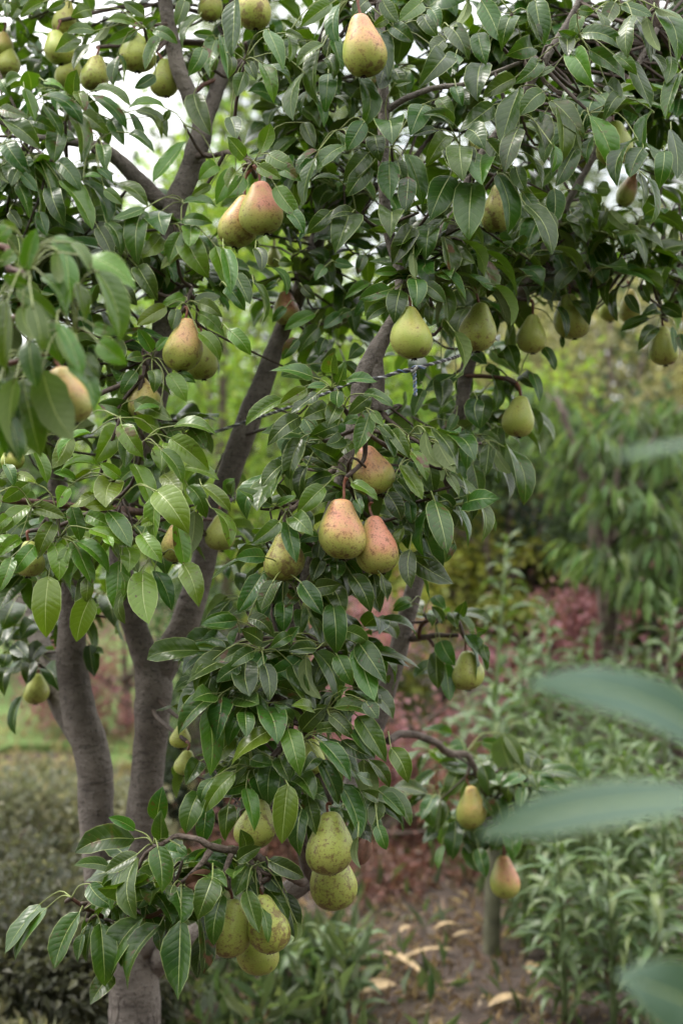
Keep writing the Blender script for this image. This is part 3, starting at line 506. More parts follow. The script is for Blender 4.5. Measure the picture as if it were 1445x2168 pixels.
# leaves one can pick out: view x0 y0 scale depth tint | spurs | bx by tx ty width flags (u underside, b bright, d dark, k further back)
VIEWS = []
def view(x0, y0, sc, d, tint, spurs, txt): VIEWS.append((x0, y0, sc, d, tint, spurs, txt))
view(0, 0, .346, 2.28, .5, [(880, 170), (400, 740), (600, 870), (1125, 760), (1310, 430), (210, 960), (1140, 1240)], '''
270 10 125 110 80;30 20 40 115 50;400 10 290 60 60;560 60 435 105 95;580 190 408 205 80 d;470 230 335 320 115;660 150 550 270 55 u;545 270 450 425 60;840 185 650 265 88;820 150 648 132 62;885 100 752 10 78;890 165 972 110 70;940 185 1087 270 82;985 215 888 428 78;740 330 695 530 70 d;720 330 745 530 55 d;950 460 822 542 75 d;1130 0 1075 160 85;1220 95 1118 312 88;1310 220 1180 205 60 d;1320 235 1285 478 108;1240 290 1150 468 92 d;1350 220 1395 482 92 d;1185 575 1292 832 138;1140 865 935 1115 88 b;1010 660 780 672 52 b;830 675 1022 842 78;905 715 985 858 62 b;1008 735 1045 672 42 b;
455 590 470 425 110;480 560 522 692 88;255 590 507 762 82;270 495 412 578 55 b;575 555 802 652 72;570 580 777 802 98;505 690 667 822 102;680 730 762 892 88;785 690 872 862 72;795 815 942 937 72 d;440 700 497 1002 118;270 640 382 847 72;150 540 217 742 82;40 515 132 470 90;0 490 62 602 72;0 660 182 722 76;0 735 252 917 95;30 860 182 1078 122;0 890 66 1122 62 u;160 960 207 1102 72;360 800 332 1002 132;165 740 347 812 82 d;560 810 515 992 72;625 890 647 1042 108;600 1030 692 1122 50;205 990 322 1242 98;350 985 497 1172 105 d;510 1105 657 1382 118 d;365 1105 567 1407 118;310 1150 397 1387 122 d;20 1010 10 1282 92 d;110 1040 70 1142 72 d;130 1060 232 1172 72 d;110 1120 182 1342 92;60 1290 132 1402 72 d;230 1150 237 1362 62;240 1290 292 1447 82 d;
700 1130 907 1267 72;510 1080 632 1087 34;640 1160 752 1252 72;890 1270 690 1342 62;875 1285 845 1630 150;990 1290 1006 1442 172;1110 1345 1302 1367 78 d;1165 1355 1160 1512 118 b;1120 1240 1332 1272 64;1440 1050 1320 1252 124 b;1290 1130 1170 1202 62 b;1330 1010 1215 1102 100 b''')
view(480, 0, .346, 2.12, .38, [(740, 0), (160, 1000), (1005, 905), (1425, 890), (790, 1300), (690, 795), (110, 370), (1020, 170)], '''
50 0 35 352 122 d;640 20 450 166 105;690 25 686 287 102;640 140 625 372 72 d;650 240 702 447 82;610 350 652 492 92;860 0 763 112 105;950 0 1047 142 92;1190 10 1048 132 112;990 110 888 167 64 b;1010 160 1142 262 112 d;930 180 987 492 132 d;970 400 930 542 122 d;790 465 827 787 118;560 310 560 642 112;620 450 602 702 112;470 440 408 742 92;500 560 470 722 62;590 270 425 412 72;550 580 592 782 82 d;650 590 752 692 46;250 180 347 432 112;370 210 382 382 62;360 200 472 252 52;210 390 287 632 98 b;250 400 402 562 62;130 390 182 492 72;110 440 60 592 98 b;0 320 10 482 52;20 715 62 857 102 d;
110 965 3 838 102 b;205 935 267 753 108 b;190 1015 333 1097 94 b;310 1015 457 1112 88 b;245 940 412 1022 112 b;60 1050 0 1152 102 b;100 1080 0 1212 102 b;300 1140 447 1337 112 b;375 1290 472 1432 92;560 920 425 1072 58;540 965 470 1257 78;470 750 540 907 92;840 740 735 922 122;725 890 538 1067 92;865 935 709 1122 124;880 1015 734 1204 122;700 1115 513 1110 34;640 1290 488 1432 104;765 1300 598 1372 82 d;745 1310 660 1557 188;975 750 1011 887 176;905 830 941 997 122 d;990 985 1001 1230 142;1100 945 1197 1257 122;1040 980 1082 1132 92 d;1110 1080 1090 1307 112 d;1365 1075 1238 1352 176 d;1205 640 1120 832 144;1390 760 1198 702 92;1350 830 1214 1027 124;1425 895 1441 1112 202;1280 790 1138 832 54 d;1330 345 1164 547 168 d;1300 600 1392 722 92 d;1330 240 1244 342 102 d;1240 50 1302 167 84;1200 90 1292 232 102;1020 420 1097 577 92 d;1020 520 1132 500 52;1400 330 1369 468 114 d;1400 530 1442 652 82''')
view(945, 0, .346, 2.10, .38, [(580, 370), (430, 710), (400, 80), (150, 960), (640, 640), (1060, 30), (820, 240), (1290, 50), (870, 690), (310, 1060)], '''
10 160 132 372 132 d;130 0 28 162 72 u;210 0 327 262 132 d;190 200 241 400 122;410 95 333 317 112;530 295 353 345 134;540 0 597 282 144;515 80 572 282 72 d;820 95 770 242 82;800 240 680 190 64;740 230 742 347 104 d;560 360 413 517 104;660 410 543 472 48;420 475 216 602 104;450 530 333 887 148 d;210 390 190 622 172 d;60 540 142 642 84 d;290 640 73 812 134;590 560 448 707 124;640 620 802 642 44 d;870 570 790 612 48 d;760 330 907 544 164;870 305 1097 508 112;820 205 1082 307 104;910 70 957 237 62;1030 10 968 187 102;805 60 902 72 64;1060 30 1257 102 74;1130 90 1104 352 102;1140 90 1247 387 94;1220 100 1302 312 72 u;1290 50 1407 388 134;1270 40 1432 112 44 u;1370 345 1339 517 82;1260 330 1332 512 72;1120 355 1247 662 104;1020 335 1162 462 74 d;1420 450 1338 728 112;980 520 1062 642 112 d;1070 580 958 742 92 d;640 615 842 852 124;690 665 696 1010 132;790 790 862 972 64 u;870 705 1017 1052 144;900 830 858 1007 64;540 745 601 927 182 d;600 690 570 752 72 d;440 780 352 1067 128;240 850 372 1022 114;130 790 232 917 132 d;80 890 101 1112 162;215 950 216 1132 192;310 1065 371 1437 134;155 1120 135 1472 202;420 1020 482 1172 102 d;470 1185 577 1362 94;480 935 580 1167 44;480 1250 642 1562 112;600 1285 657 1442 54;790 900 663 1142 124 d;640 880 640 1062 54;1260 680 1208 957 84;1165 850 1042 1142 84 d;1200 900 1118 1087 124 d;1370 790 1406 1097 94 d;1330 920 1298 1162 112 d;1215 1080 1231 1387 84;1180 1060 1190 1292 74 d;
850 1200 902 1342 112 k;990 1290 1122 1402 74 uk;920 1150 1002 1162 92 uk;1050 1420 1197 1432 94 bk;760 1310 852 1372 92 dk;970 1290 930 1422 64 k''')
view(0, 450, .346, 2.22, .6, [(1140, 560), (935, 890), (885, 1400), (1065, 70), (600, 190), (720, 1290)], '''
600 90 692 272 112 d;650 60 742 272 92 d;840 330 962 542 132;740 430 842 572 92 d;985 140 868 280 112 b;1105 120 1034 312 112 b;1130 230 983 347 72 b;1130 130 1277 402 164;1320 205 1417 497 132 b;1130 515 988 567 82 b;1020 575 838 692 104 b;1185 545 1352 515 88;1210 555 1362 642 84;1210 615 1377 767 104;1215 735 1347 907 88 b;1290 750 1367 852 64;1080 590 1050 722 84;930 850 843 708 92;955 840 1032 763 64;930 965 941 1107 88;1030 985 1142 1157 108 b;1090 980 1197 1042 64;835 970 743 1112 84;870 880 768 902 72;815 1245 595 1170 114;820 1150 1057 1272 114 b;980 1195 818 1222 34;980 1325 813 1243 104 b''')
view(0, 850, .346, 2.06, .82, [(885, 240), (370, 830), (800, 790), (700, 480), (735, 100), (740, 600), (200, 640), (1000, 930)], '''
560 195 363 367 64;425 200 318 412 112;790 230 765 407 122 d;985 295 1116 502 94;1000 250 990 427 132;1130 400 1342 482 84;725 145 583 377 152;745 140 877 342 134;1065 150 1337 216 94;1040 225 1282 422 154 b;1000 445 1112 582 122;820 380 936 662 124 b;700 480 649 652 174;735 465 613 378 84 b;605 395 368 432 78;560 420 438 482 62 b;465 480 323 438 72;215 300 291 502 84;185 490 8 612 104;0 460 102 452 44;100 440 242 512 64;185 640 402 712 94;185 640 -4 817 98;580 565 413 652 78;415 525 348 652 104;440 640 491 857 114;530 690 717 787 104 b;705 655 518 645 64 b;660 670 802 897 114;545 780 792 882 94 b;330 735 228 967 114;215 880 88 1052 114;125 835 -2 947 94;75 950 -2 1167 94;325 860 361 1102 124;420 890 369 1062 74;470 890 571 1137 114;480 860 667 1052 104;300 1070 285 1447 182 b;725 975 704 1287 144;525 1065 475 1292 94;540 1070 530 1232 84;560 1190 470 1472 144 b;740 1040 751 1197 54;800 1110 769 1362 74 d;875 1035 911 1362 178 b;945 1035 1052 1282 104 d;865 810 992 990 124 b;775 890 786 1052 118 b;960 570 954 867 114;955 545 1157 812 184 b;1190 670 1148 937 114 u;1080 720 1131 1017 114 b;1120 990 1217 1260 134 b;1150 515 1262 717 114;1235 515 1412 677 98;1290 650 1402 892 74;1445 1345 1230 1364 108 d;650 830 692 892 64 b;950 730 858 762 64 b;1420 575 1440 468 112 dk;
-10 560 -60 720 90;60 700 -40 790 80;30 380 90 520 70 d;240 250 150 330 80 d''')
view(480, 720, .2768, 2.0, .45, [(805, 380), (1010, 650), (930, 1040), (460, 1330), (890, 520), (730, 760)], '''
40 1180 60 1068 104 k;610 960 570 1242 114 d;440 940 263 1127 154;580 900 782 1012 94 d;645 1065 563 1187 84;805 1035 600 1132 104;480 1210 373 1093 94 d;570 750 480 1070 174;880 740 758 802 132 d;960 780 823 947 114;850 930 630 808 164 d;590 600 692 792 134;562 588 310 810 144 d;850 650 623 747 124;775 520 578 602 154;840 500 765 662 134;850 390 850 522 108;700 405 488 564 94 d;420 450 143 657 134;615 370 403 494 124;660 285 326 238 124;765 355 608 367 64;905 310 1152 319 104;845 345 906 161 124;800 255 820 93 134;1005 600 888 642 104;1100 430 928 572 114 d;1045 410 1272 517 94;1110 540 1197 652 74;1090 560 983 882 154;1180 700 1282 907 84;1180 650 1282 752 84;1260 690 1397 907 124;745 1120 536 1337 154;345 1262 78 1140 114;380 1265 532 1193 64;950 1090 1154 1227 94 b;500 1345 662 1502 154;900 1180 830 1260 90 d;990 1220 1040 1330 80 d''')
view(780, 850, .2768, 2.05, .42, [(310, 260), (440, 440), (560, 520), (470, 740), (640, 650), (860, 320), (380, 850)], '''
830 -20 851 212 152 dk;670 100 600 232 84 dk;735 215 745 522 144 dk;860 250 1002 322 84 dk;1035 345 1182 797 114 k;945 350 1082 552 94 uk;920 310 888 577 114 dk;1010 480 1061 782 84 dk;795 480 841 747 144 dk;980 530 986 632 54 k;
270 880 350 1010 100 d;490 800 458 1052 114 d;345 670 412 837 94 d;215 600 347 777 134 d;405 970 541 1352 204 d;315 1130 326 1432 134 d;660 1090 600 1222 64 d;540 720 667 832 94;520 300 667 547 94 u;430 225 667 472 94 u;480 200 682 527 114;400 250 358 148 64 u;455 430 501 722 144 b;680 560 787 917 84;600 530 777 932 104;500 750 601 1167 174;820 750 861 1082 114;325 380 442 612 104;235 490 413 752 114;160 220 317 437 134;90 200 197 437 84;140 700 252 912 134;310 760 332 937 104;270 960 254 1192 84 b;600 560 690 730 70''')
view(470, 1000, .2768, 2.0, .36, [(495, 345), (790, 1320), (470, 820), (870, 640)], '''
1440 1000 1303 1062 74 k;740 490 588 532 94 d;760 660 688 832 124 d;750 540 728 702 104 d;840 880 931 1092 154 d;845 1000 871 1392 194 d;610 1050 600 1247 124 d;680 1100 762 1332 84;950 680 1067 832 104 d;1150 780 1182 972 94 d;985 775 1137 1074 154 d;1215 780 1264 997 74 d;870 665 876 824 124;700 890 910 857 134;600 840 767 1092 154 d;570 930 478 1032 104 d;465 990 468 1227 144;395 825 294 1057 134;315 770 123 1077 154;325 650 102 662 134;440 375 226 547 134;570 330 682 480 154;500 385 569 695 138;200 1115 397 1262 114 d;310 1300 138 1202 134 d;515 1250 366 1347 104;520 1300 592 1178 104 d''')
view(370, 1300, .346, 2.0, .36, [(530, 225), (910, 195), (490, 490), (790, 770), (480, 950), (930, 590), (1220, 1100), (720, 690)], '''
150 900 66 1047 124;150 1090 68 1347 144;190 1165 169 1404 114;330 1160 310 1392 114 d;1160 530 1242 642 94 d;1150 890 1232 1132 134 u;1180 890 1310 1064 74;270 420 138 492 84 d;200 310 128 492 94;405 310 253 417 94;485 225 343 322 98;320 210 170 392 134;425 195 243 292 88;385 40 160 66 98;545 300 579 534 104 d;550 240 417 494 114;775 270 558 377 124;870 210 695 227 94;990 250 1087 442 114 d;715 310 827 507 114;800 265 896 522 104 u;640 380 862 592 64;850 220 996 552 124;1030 100 1187 177 104;1120 170 1292 430 144;1120 190 1221 532 154;470 520 363 632 84;255 490 23 740 134;205 575 216 992 148;345 510 284 802 154;430 600 439 757 118;720 655 605 546 84;635 690 493 670 98;840 590 710 563 104 b;1020 770 1212 877 94 d;1100 700 1222 887 114;970 575 1212 622 84;945 615 1092 767 94;860 715 1027 690 84;775 715 934 556 124;1120 625 1292 907 144;640 880 702 1027 124 d;870 880 783 972 104 d;590 930 574 1167 144 d;430 760 368 862 84;365 760 230 912 104;465 890 610 919 94 b;240 1000 163 1162 64;370 970 186 1217 114 b;485 980 557 1147 94;452 1035 263 1107 134;930 760 1127 1022 94 d;895 780 1077 1027 124;588 705 338 940 124 b;890 890 1001 1167 124;735 980 852 1142 144;810 1120 869 1360 108;775 1190 764 1487 128 d;1030 1040 1162 1322 114 d;1020 1050 1132 1372 134;690 700 766 997 134 b;690 1040 654 1407 164 b;435 1065 486 1332 114;530 1140 525 1222 60 u;1320 815 1427 1037 114;1268 1100 1407 1242 84;1240 1145 1208 1302 104 d;1240 1290 1292 1444 84;1190 1010 1108 980 94 d;1240 1135 1138 1080 84;430 1440 400 1316 108;1000 480 1060 450 60 d''')
view(0, 1650, .346, 1.95, .36, [(940, 400), (1110, 640), (1290, 540), (440, 725), (590, 830), (700, 870), (510, 800), (840, 560)], '''
570 870 528 1122 84 d;510 945 478 1122 74 d;680 1180 550 1382 134 d;780 1030 740 1150 90 d;1265 900 1208 1222 64 d;940 645 843 792 114 d;720 780 746 967 104;1130 700 1023 942 124 d;545 640 692 777 124;290 785 93 1112 84;245 765 28 1074 104;490 812 333 1159 154;740 550 688 807 74;845 455 640 572 94;828 310 663 233 74;825 365 458 452 154;960 260 996 43 124;985 390 986 186 104;1010 440 1147 465 118;1090 400 1147 462 54;1060 650 1040 722 70;978 890 783 1294 134;890 835 690 1234 144;615 880 639 1270 178;835 485 836 857 134;965 408 991 704 158;1218 840 1241 1194 114 d;1300 600 1209 860 154;1105 862 1090 1359 184;1360 700 1309 1020 128;1400 550 1183 590 60 u''')
view(370, 1650, .346, 1.96, .36, [(330, 470), (500, 520), (290, 580), (560, 480)], '''
520 510 662 692 134 d;680 690 747 982 124 d;740 870 708 1007 60 u;450 640 502 722 70 d;450 530 373 717 124;378 500 529 413 98;572 495 792 602 114;440 680 517 942 124;555 660 692 872 104;512 740 571 1002 94;1120 350 1136 547 58 u''')
view(790, 1450, .346, 2.9, .36, [(565, 430), (870, 420), (590, 560)], '''
480 300 293 270 84;510 470 398 480 74 d;370 530 238 662 74 d;330 650 218 752 64 d;660 350 812 380 74;780 310 887 602 154 u;800 300 907 497 84 b;900 440 1007 522 94 u;1000 440 1142 642 84 u;440 830 398 962 64 b;420 980 393 1132 54 b;700 880 620 1062 120 d;740 700 800 862 110 d;830 600 902 742 114 d;780 900 738 1012 100 d;830 920 851 1077 124 d;500 830 479 1077 118 d;410 700 383 907 94;530 520 443 692 114;665 490 702 682 114;670 690 747 852 84;560 900 640 1080 110 d;880 700 930 860 90 d;900 960 880 1080 80 d;640 1000 690 1180 90 d''')
view(722, 1084, .5, 2.46, .36, [(350, 440), (480, 500), (400, 480)], '''
300 385 218 402 54;395 355 442 412 54;385 640 308 702 74;400 590 409 752 74 d;440 640 459 802 74;420 545 482 652 78;515 520 617 672 64;535 560 551 732 38;500 430 526 373 54 d;380 430 385 485 44;575 515 617 500 44 d;470 430 492 492 54;430 470 380 400 50;600 560 625 640 40''')
view(480, 450, .346, 2.10, .4, [(1085, 460), (1170, 0), (1240, 0), (1310, 700), (1150, 200)], '''
1310 1020 1310 1192 134 dk;1400 990 1208 1092 90 dk;1390 1140 1288 1242 84 bk;1200 1080 1138 1252 90 k;540 620 348 722 84 k;360 580 278 672 64 k;560 700 438 862 114 k;440 770 338 902 84 k;700 620 588 712 84 k;760 600 658 652 64 k;600 770 560 882 74 k;320 300 412 312 64 k;460 450 542 532 64 dk;870 430 718 532 74 bk;850 540 778 642 64 dk;300 430 218 472 44 k;820 820 740 900 90 k;660 300 780 330 60 k;840 260 800 380 70 k;600 330 540 420 70 k;
-20 220 26 500 114 b;175 215 211 367 84 d;230 330 364 507 48;165 430 210 692 66;10 715 147 874 98 b;50 370 142 562 114;0 450 112 602 104 d;1000 10 1000 162 164;1130 90 1011 322 144 d;1240 72 1214 294 148 d;1210 290 1270 449 124;1045 365 898 370 68;1140 395 978 395 54;1005 470 803 534 104;970 575 853 664 88;1060 472 1024 682 128;1150 405 1155 579 126;1140 240 1156 402 54 u;1230 480 1175 602 74 d;1210 440 1337 552 94 d;1310 430 1352 682 104;1235 570 1251 692 64 d;1385 720 1377 1014 76 u''')
view(945, 450, .346, 2.46, .36, [(190, 540), (1030, 210), (520, 580), (700, 420), (1310, 640), (1250, 350), (430, 1040), (380, 1010)], '''
480 190 328 302 114;600 210 518 332 134;310 330 500 490 110 d;560 420 480 500 90 d;580 430 700 540 120 d;120 100 60 200 80 d;300 120 420 130 70;430 100 480 200 70;740 60 890 160 90;660 90 780 180 70;940 60 960 150 80 d;1000 30 1110 100 80 u;60 470 187 697 114;60 560 132 652 80 d;270 480 367 667 64;250 600 302 752 64;165 410 227 268 88;30 205 107 382 64;680 260 722 432 94 d;795 360 881 642 124 d;890 170 1002 402 94 d;870 200 972 452 94;1000 390 984 577 74;1050 450 1044 670 64;1150 290 1083 387 64;1200 240 1190 357 88 b;1045 170 1197 128 94 b;1285 300 1427 290 114 b;1200 210 1322 407 54;1285 700 1168 847 88;1240 650 1058 727 74;1290 600 1178 642 84 d;1310 570 1442 642 84 d;1385 700 1396 862 54 d;1420 740 1447 852 64 d;665 575 726 767 74 d;760 540 872 692 74;590 820 662 967 74;700 760 706 832 34 d;450 1000 542 1077 98 d;520 980 567 1162 74;410 1130 411 1247 94;390 1030 380 1142 78 d;370 810 422 972 94;310 870 412 922 44 d;160 860 247 932 84 d;240 940 327 1002 64 d;275 980 286 1227 88;120 970 99 1177 114;200 1115 206 1324 128 d;30 1230 -10 1312 70 d;
1100 500 1180 620 70;1180 440 1240 560 60;1370 440 1300 540 70;1390 90 1370 230 70 u;1250 100 1260 220 70 u;1330 460 1350 540 60 d;1420 480 1440 590 70 d''')
view(0, 1084, .5, 2.62, .2, [(160, 640), (60, 600)], '''
40 660 20 782 72 d;130 640 112 732 78 d;190 660 252 762 92 d;95 780 70 944 54 d;30 600 8 662 54 d;60 380 8 502 122 d;90 290 40 350 80 d;120 560 60 640 80 d;180 560 130 640 80 d;20 480 -10 580 90 d;150 470 90 540 90 d;230 640 250 720 60 d;380 560 400 700 70 d;400 610 440 600 50;700 800 640 900 60 d;60 560 120 620 70 d''')
LEAVES = []
CAMV = lambda p: nrm(CAM - p)
for (x0, y0, sc, d, tint, spurs, txt) in VIEWS:
    ents = [e.split() for e in txt.replace('\n', '').split(';') if e.strip()]
    for i, e in enumerate(ents):
        bx, by, tx, ty, wv = map(float, e[:5]); fl = e[5] if len(e) > 5 else ''
        dd = d + rng.normal(0, .018) - .05 * (i / len(ents) - .5) + (.22 if 'k' in fl else 0)
        pxm = PXM(dd) ; proj = math.hypot(tx - bx, ty - by) * sc / pxm; wm = wv * sc / pxm
        L = proj * 1.03; asp = rng.uniform(.50, .60)
        if wm > asp * L: L = wm / asp
        wm *= 1.03; realw = min(max(wm, .44 * L), .66 * L); roll = math.acos(min(1, wm / realw)) + abs(rng.normal(0, .12))
        down = max(0., (ty - by) / max(1., math.hypot(tx - bx, ty - by)))
        off = max(math.sqrt(max(0, L * L - proj * proj)), proj * down * rng.uniform(.05, .62)) + rng.normal(0, .08) * proj
        roll = max(roll, (1 - down) * rng.uniform(.1, .75)) if 'u' not in fl else roll
        b = P(x0 + bx * sc, y0 + by * sc, dd); t = P(x0 + tx * sc, y0 + ty * sc, dd - np.clip(off, -.05, .07))
        a = nrm(t - b); v = CAMV(b); n0 = nrm(v - a * np.dot(v, a)); s = np.cross(a, n0)
        c1 = n0 * math.cos(roll) + s * math.sin(roll); c2 = n0 * math.cos(roll) - s * math.sin(roll); n = c1 if c1[2] > c2[2] else c2
        if 'u' in fl: n = -n
        best, bd = None, .105
        for sx_, sy_ in spurs:
            sp = P(x0 + sx_ * sc, y0 + sy_ * sc, d + (.22 if 'k' in fl else 0) + .01); q = np.linalg.norm(sp - b)
            back = np.dot(nrm(b - sp), a)
            if q < bd and back > -.3: best, bd = sp, q
        if best is None:
            q, qd = near_limb(b)
            best = q if qd < .07 else b - a * rng.uniform(.010, .016) + np.array([rng.normal(0, .006), .03, rng.uniform(-.008, .004)])
        if rng.random() < .03: fl += 'b'
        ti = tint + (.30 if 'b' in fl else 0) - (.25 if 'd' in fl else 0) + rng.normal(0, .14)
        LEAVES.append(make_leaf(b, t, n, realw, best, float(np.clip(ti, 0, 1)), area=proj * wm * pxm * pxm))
ANNOT = len(LEAVES)
PEARS = [(548, 384, 564, 497, 92, 2.16, 1.0, (536, 350), 'blushed right-hand pear of the pair hanging beside the upper fork', .3),
 (519, 413, 496, 525, 88, 2.20, .75, (532, 356), 'russet orange left-hand pear of the pair beside the upper fork', .5),
 (392, 673, 384, 787, 82, 2.22, .65, (393, 650), 'orange-topped pear with brown spots before the dark left stem', .4), (424, 712, 432, 805, 74, 2.30, .05, (418, 690), 'plain green pear half hidden behind the brown-spotted pear', .2),
 (868, 648, 876, 762, 89, 2.06, .25, (861, 628), 'clean yellow-green pear hanging above the knotted twine', .1), (1014, 640, 1010, 746, 80, 2.20, .12, (1000, 606), 'green pear with a long neck right of the clean yellow-green one', .4),
 (1127, 665, 1127, 749, 62, 2.42, .05, (1123, 636), 'smooth pale green pear third along under the right bough', .1), (1204, 622, 1216, 719, 80, 2.47, .1, (1200, 600), 'olive green pear behind a dark leaf under the right bough', .2),
 (1330, 612, 1332, 684, 46, 2.75, .5, (1328, 595), 'small pinkish pear far back under the right bough', .2), (1288, 625, 1290, 682, 42, 2.8, .1, (1290, 600), 'small green pear far back beside a pinkish one', .2),
 (1402, 690, 1408, 775, 62, 2.5, .1, (1400, 662), 'green pear hanging lowest at the right edge below its leaves', .2), (1102, 838, 1098, 927, 67, 2.40, .05, (1092, 812), 'round green pear hanging alone below the right bough', .1),
 (764, 30, 769, 164, 94, 2.08, .8, (757, -8), 'large blushed pear hanging at the top middle', .45), (540, -40, 541, 63, 78, 2.26, .45, (530, -70), 'russet pear cut by the top edge left of centre', .8),
 (444, -30, 447, 46, 52, 2.40, .3, (444, -60), 'brownish pear peeking from leaves at the top edge', .5), (284, 68, 291, 153, 76, 2.33, .05, (290, 50), 'round green pear under the bright leaf rosette at the top left', .3),
 (346, 125, 354, 206, 62, 2.42, .0, (310, 100), 'shaded dark green pear tucked behind the top left stem', .2), (142, 2, 136, 75, 50, 2.45, .3, (145, -15), 'pale pear uppermost of the top left bunch', .2),
 (118, 64, 130, 137, 66, 2.42, .1, (125, 45), 'pale green pear below the uppermost of the top left bunch', .2), (203, 118, 200, 193, 64, 2.42, .2, (205, 100), 'yellow-green speckled pear lowest in the top left bunch', .6),
 (150, 120, 146, 184, 60, 2.5, .1, (155, 100), 'half hidden green pear behind the lowest of the top left bunch', .2), (6, 68, 6, 114, 46, 2.5, .5, (10, 50), 'pale orange pear cut by the left edge near the top', .2), (16, 100, 16, 148, 56, 2.5, .05, (20, 85), 'dull green pear at the left edge below the pale orange one', .2),
 (1296, 256, 1302, 350, 76, 2.22, .1, (1290, 235), 'olive green pear behind a long leaf in the upper right crown', .3), (1050, 390, 1052, 495, 68, 2.24, .35, (1050, 375), 'russet pear hidden behind two upper right leaves', .9),
 (1345, 366, 1310, 436, 42, 2.6, .7, (1346, 350), 'small red-topped pear far back at the upper right', .2), (1232, 312, 1234, 358, 38, 2.62, .8, (1235, 300), 'small peach-coloured pear peeking beside the dark right branch', .2), (1000, 290, 1001, 334, 34, 2.5, .2, (1000, 280), 'small yellowish pear glimpsed among the upper middle leaves', .1),
 (128, 776, 160, 898, 106, 1.50, .7, (118, 745), 'out-of-focus orange and yellow pear behind a close leaf at left', .3), (296, 798, 318, 888, 76, 2.24, .45, (303, 775), 'yellowish russet pear with leaves across its middle below the left stem', .5),
 (605, 617, 602, 690, 58, 2.56, .85, (605, 598), 'peach-coloured pear top beside the leaning limb', .3), (580, 520, 582, 568, 34, 2.75, .0, (580, 505), 'small green pear glimpsed below the blushed pair', .1),
 (772, 944, 804, 1048, 92, 2.04, .85, (768, 925), 'pear with a pink right cheek, topmost of the central three', .45), (728, 1056, 723, 1186, 101, 1.98, .75, (733, 1010), 'full orange-gold pear on a red stalk at the centre', .45),
 (788, 1092, 810, 1216, 93, 2.01, 1.0, (786, 1062), 'pinkest pear, right of the full central pear', .45), (594, 1128, 606, 1230, 91, 2.02, .35, (605, 1100), 'speckled green pear with a leaf lying across it left of centre', .9),
 (470, 1088, 469, 1167, 63, 2.36, .05, (470, 1065), 'soft green pear in front of the leaning limb', .1), (62, 1145, 60, 1222, 64, 2.18, .1, (62, 1125), 'green pear under the bright leaves at the left edge', .3), (374, 1110, 371, 1192, 60, 2.16, .5, (380, 1090), 'brownish pear hidden behind the bright green leaf spray', .6),
 (76, 1425, 75, 1491, 54, 2.68, .05, (80, 1405), 'green pear low at the left edge above the lawn', .1), (984, 1378, 990, 1460, 75, 2.46, .12, (982, 1350), 'green pear hanging from the side twig of the right limb', .2),
 (994, 1663, 996, 1756, 63, 2.88, .55, (990, 1635), 'yellow pear with orange cheek in the low right-hand leaf cluster', .2), (1066, 1811, 1065, 1903, 64, 2.93, .9, (1062, 1790), 'blushed teardrop pear hanging lowest on the right', .15),
 (545, 1690, 535, 1797, 91, 2.01, .05, (548, 1670), 'speckled yellow-green pear above the low twig', .7), (694, 1719, 704, 1852, 102, 1.99, .08, (701, 1700), 'large speckled green pear with a long neck, upper of the stacked two', .7), (700, 1790, 701, 1928, 98, 2.075, .05, (705, 1765), 'round green pear peeking out below the large speckled one', .8),
 (492, 1903, 482, 2028, 84, 1.98, .05, (484, 1880), 'green pear with a leaf across it, left of the low bunch', .5), (556, 1893, 572, 2019, 89, 1.965, .08, (557, 1880), 'speckled brownish green pear, middle of the low bunch', .95), (548, 1950, 543, 2064, 92, 2.06, .0, (560, 1925), 'plain green pear, lowest of the low bunch', .3),
 (664, 1564, 660, 1640, 58, 2.07, .0, (668, 1550), 'small yellow-green pear buried in the central leaf mass', .1), (396, 1588, 394, 1634, 48, 2.3, .0, (396, 1570), 'dull green pear glimpsed left of the central leaf mass', .1), (384, 1535, 384, 1580, 44, 2.34, .0, (386, 1520), 'dim green pear glimpsed just above another left of the central leaves', .1), (28, 940, 30, 988, 50, 2.1, .4, (30, 925), 'orange-green pear behind close leaves at the left edge', .4)]
# clusters further inside the crown:  x0 y0 x1 y1 clusters depth tint
twigV = []
def spur_cluster(c, k, tint, size=.075, spread=1.0, out=None):
    """rosette of leaves on a short spur"""
    a0 = rng.uniform(0, 6.28)
    for j in range(k):
        a = a0 + j * 2.4 + rng.normal(0, .3); el = rng.uniform(-1.25, .25); h = np.array([math.cos(a), math.sin(a), 0]); dr = nrm(h * math.cos(el) + np.array([0, 0, math.sin(el)]))
        pl = rng.uniform(.02, .045); L = size * rng.uniform(.7, 1.15); b = c + nrm(h * .8 + [0, 0, .35]) * pl; t = b + dr * L
        n = nrm(np.array([0, 0, .75]) + h * .55 + rng.normal(0, .3, 3) + np.array([0, -.25, 0])); wd = L * rng.uniform(.46, .6)
        lf = make_leaf(b, t, n, wd, c, float(np.clip(tint + rng.normal(0, .12), 0, 1)), area=0.)
        if not covers_pear(lf.V): LEAVES.append(lf)
CLEAR = [(468, 1045, 34), (482, 1000, 34), (500, 955, 34), (516, 910, 34), (532, 870, 34), (548, 830, 32), (565, 785, 30), (582, 740, 28), (597, 700, 26), (790, 760, 26), (812, 715, 24), (833, 680, 22), (700, 830, 12), (855, 785, 16), (885, 785, 18), (920, 768, 14), (610, 862, 12), (640, 850, 12), (220, 330, 30), (270, 300, 50), (290, 230, 40), (250, 250, 40), (320, 340, 30), (300, 390, 18), (260, 345, 18), (400, 360, 24), (418, 300, 22), (370, 140, 16), (352, 50, 16)]
INV = RX.T
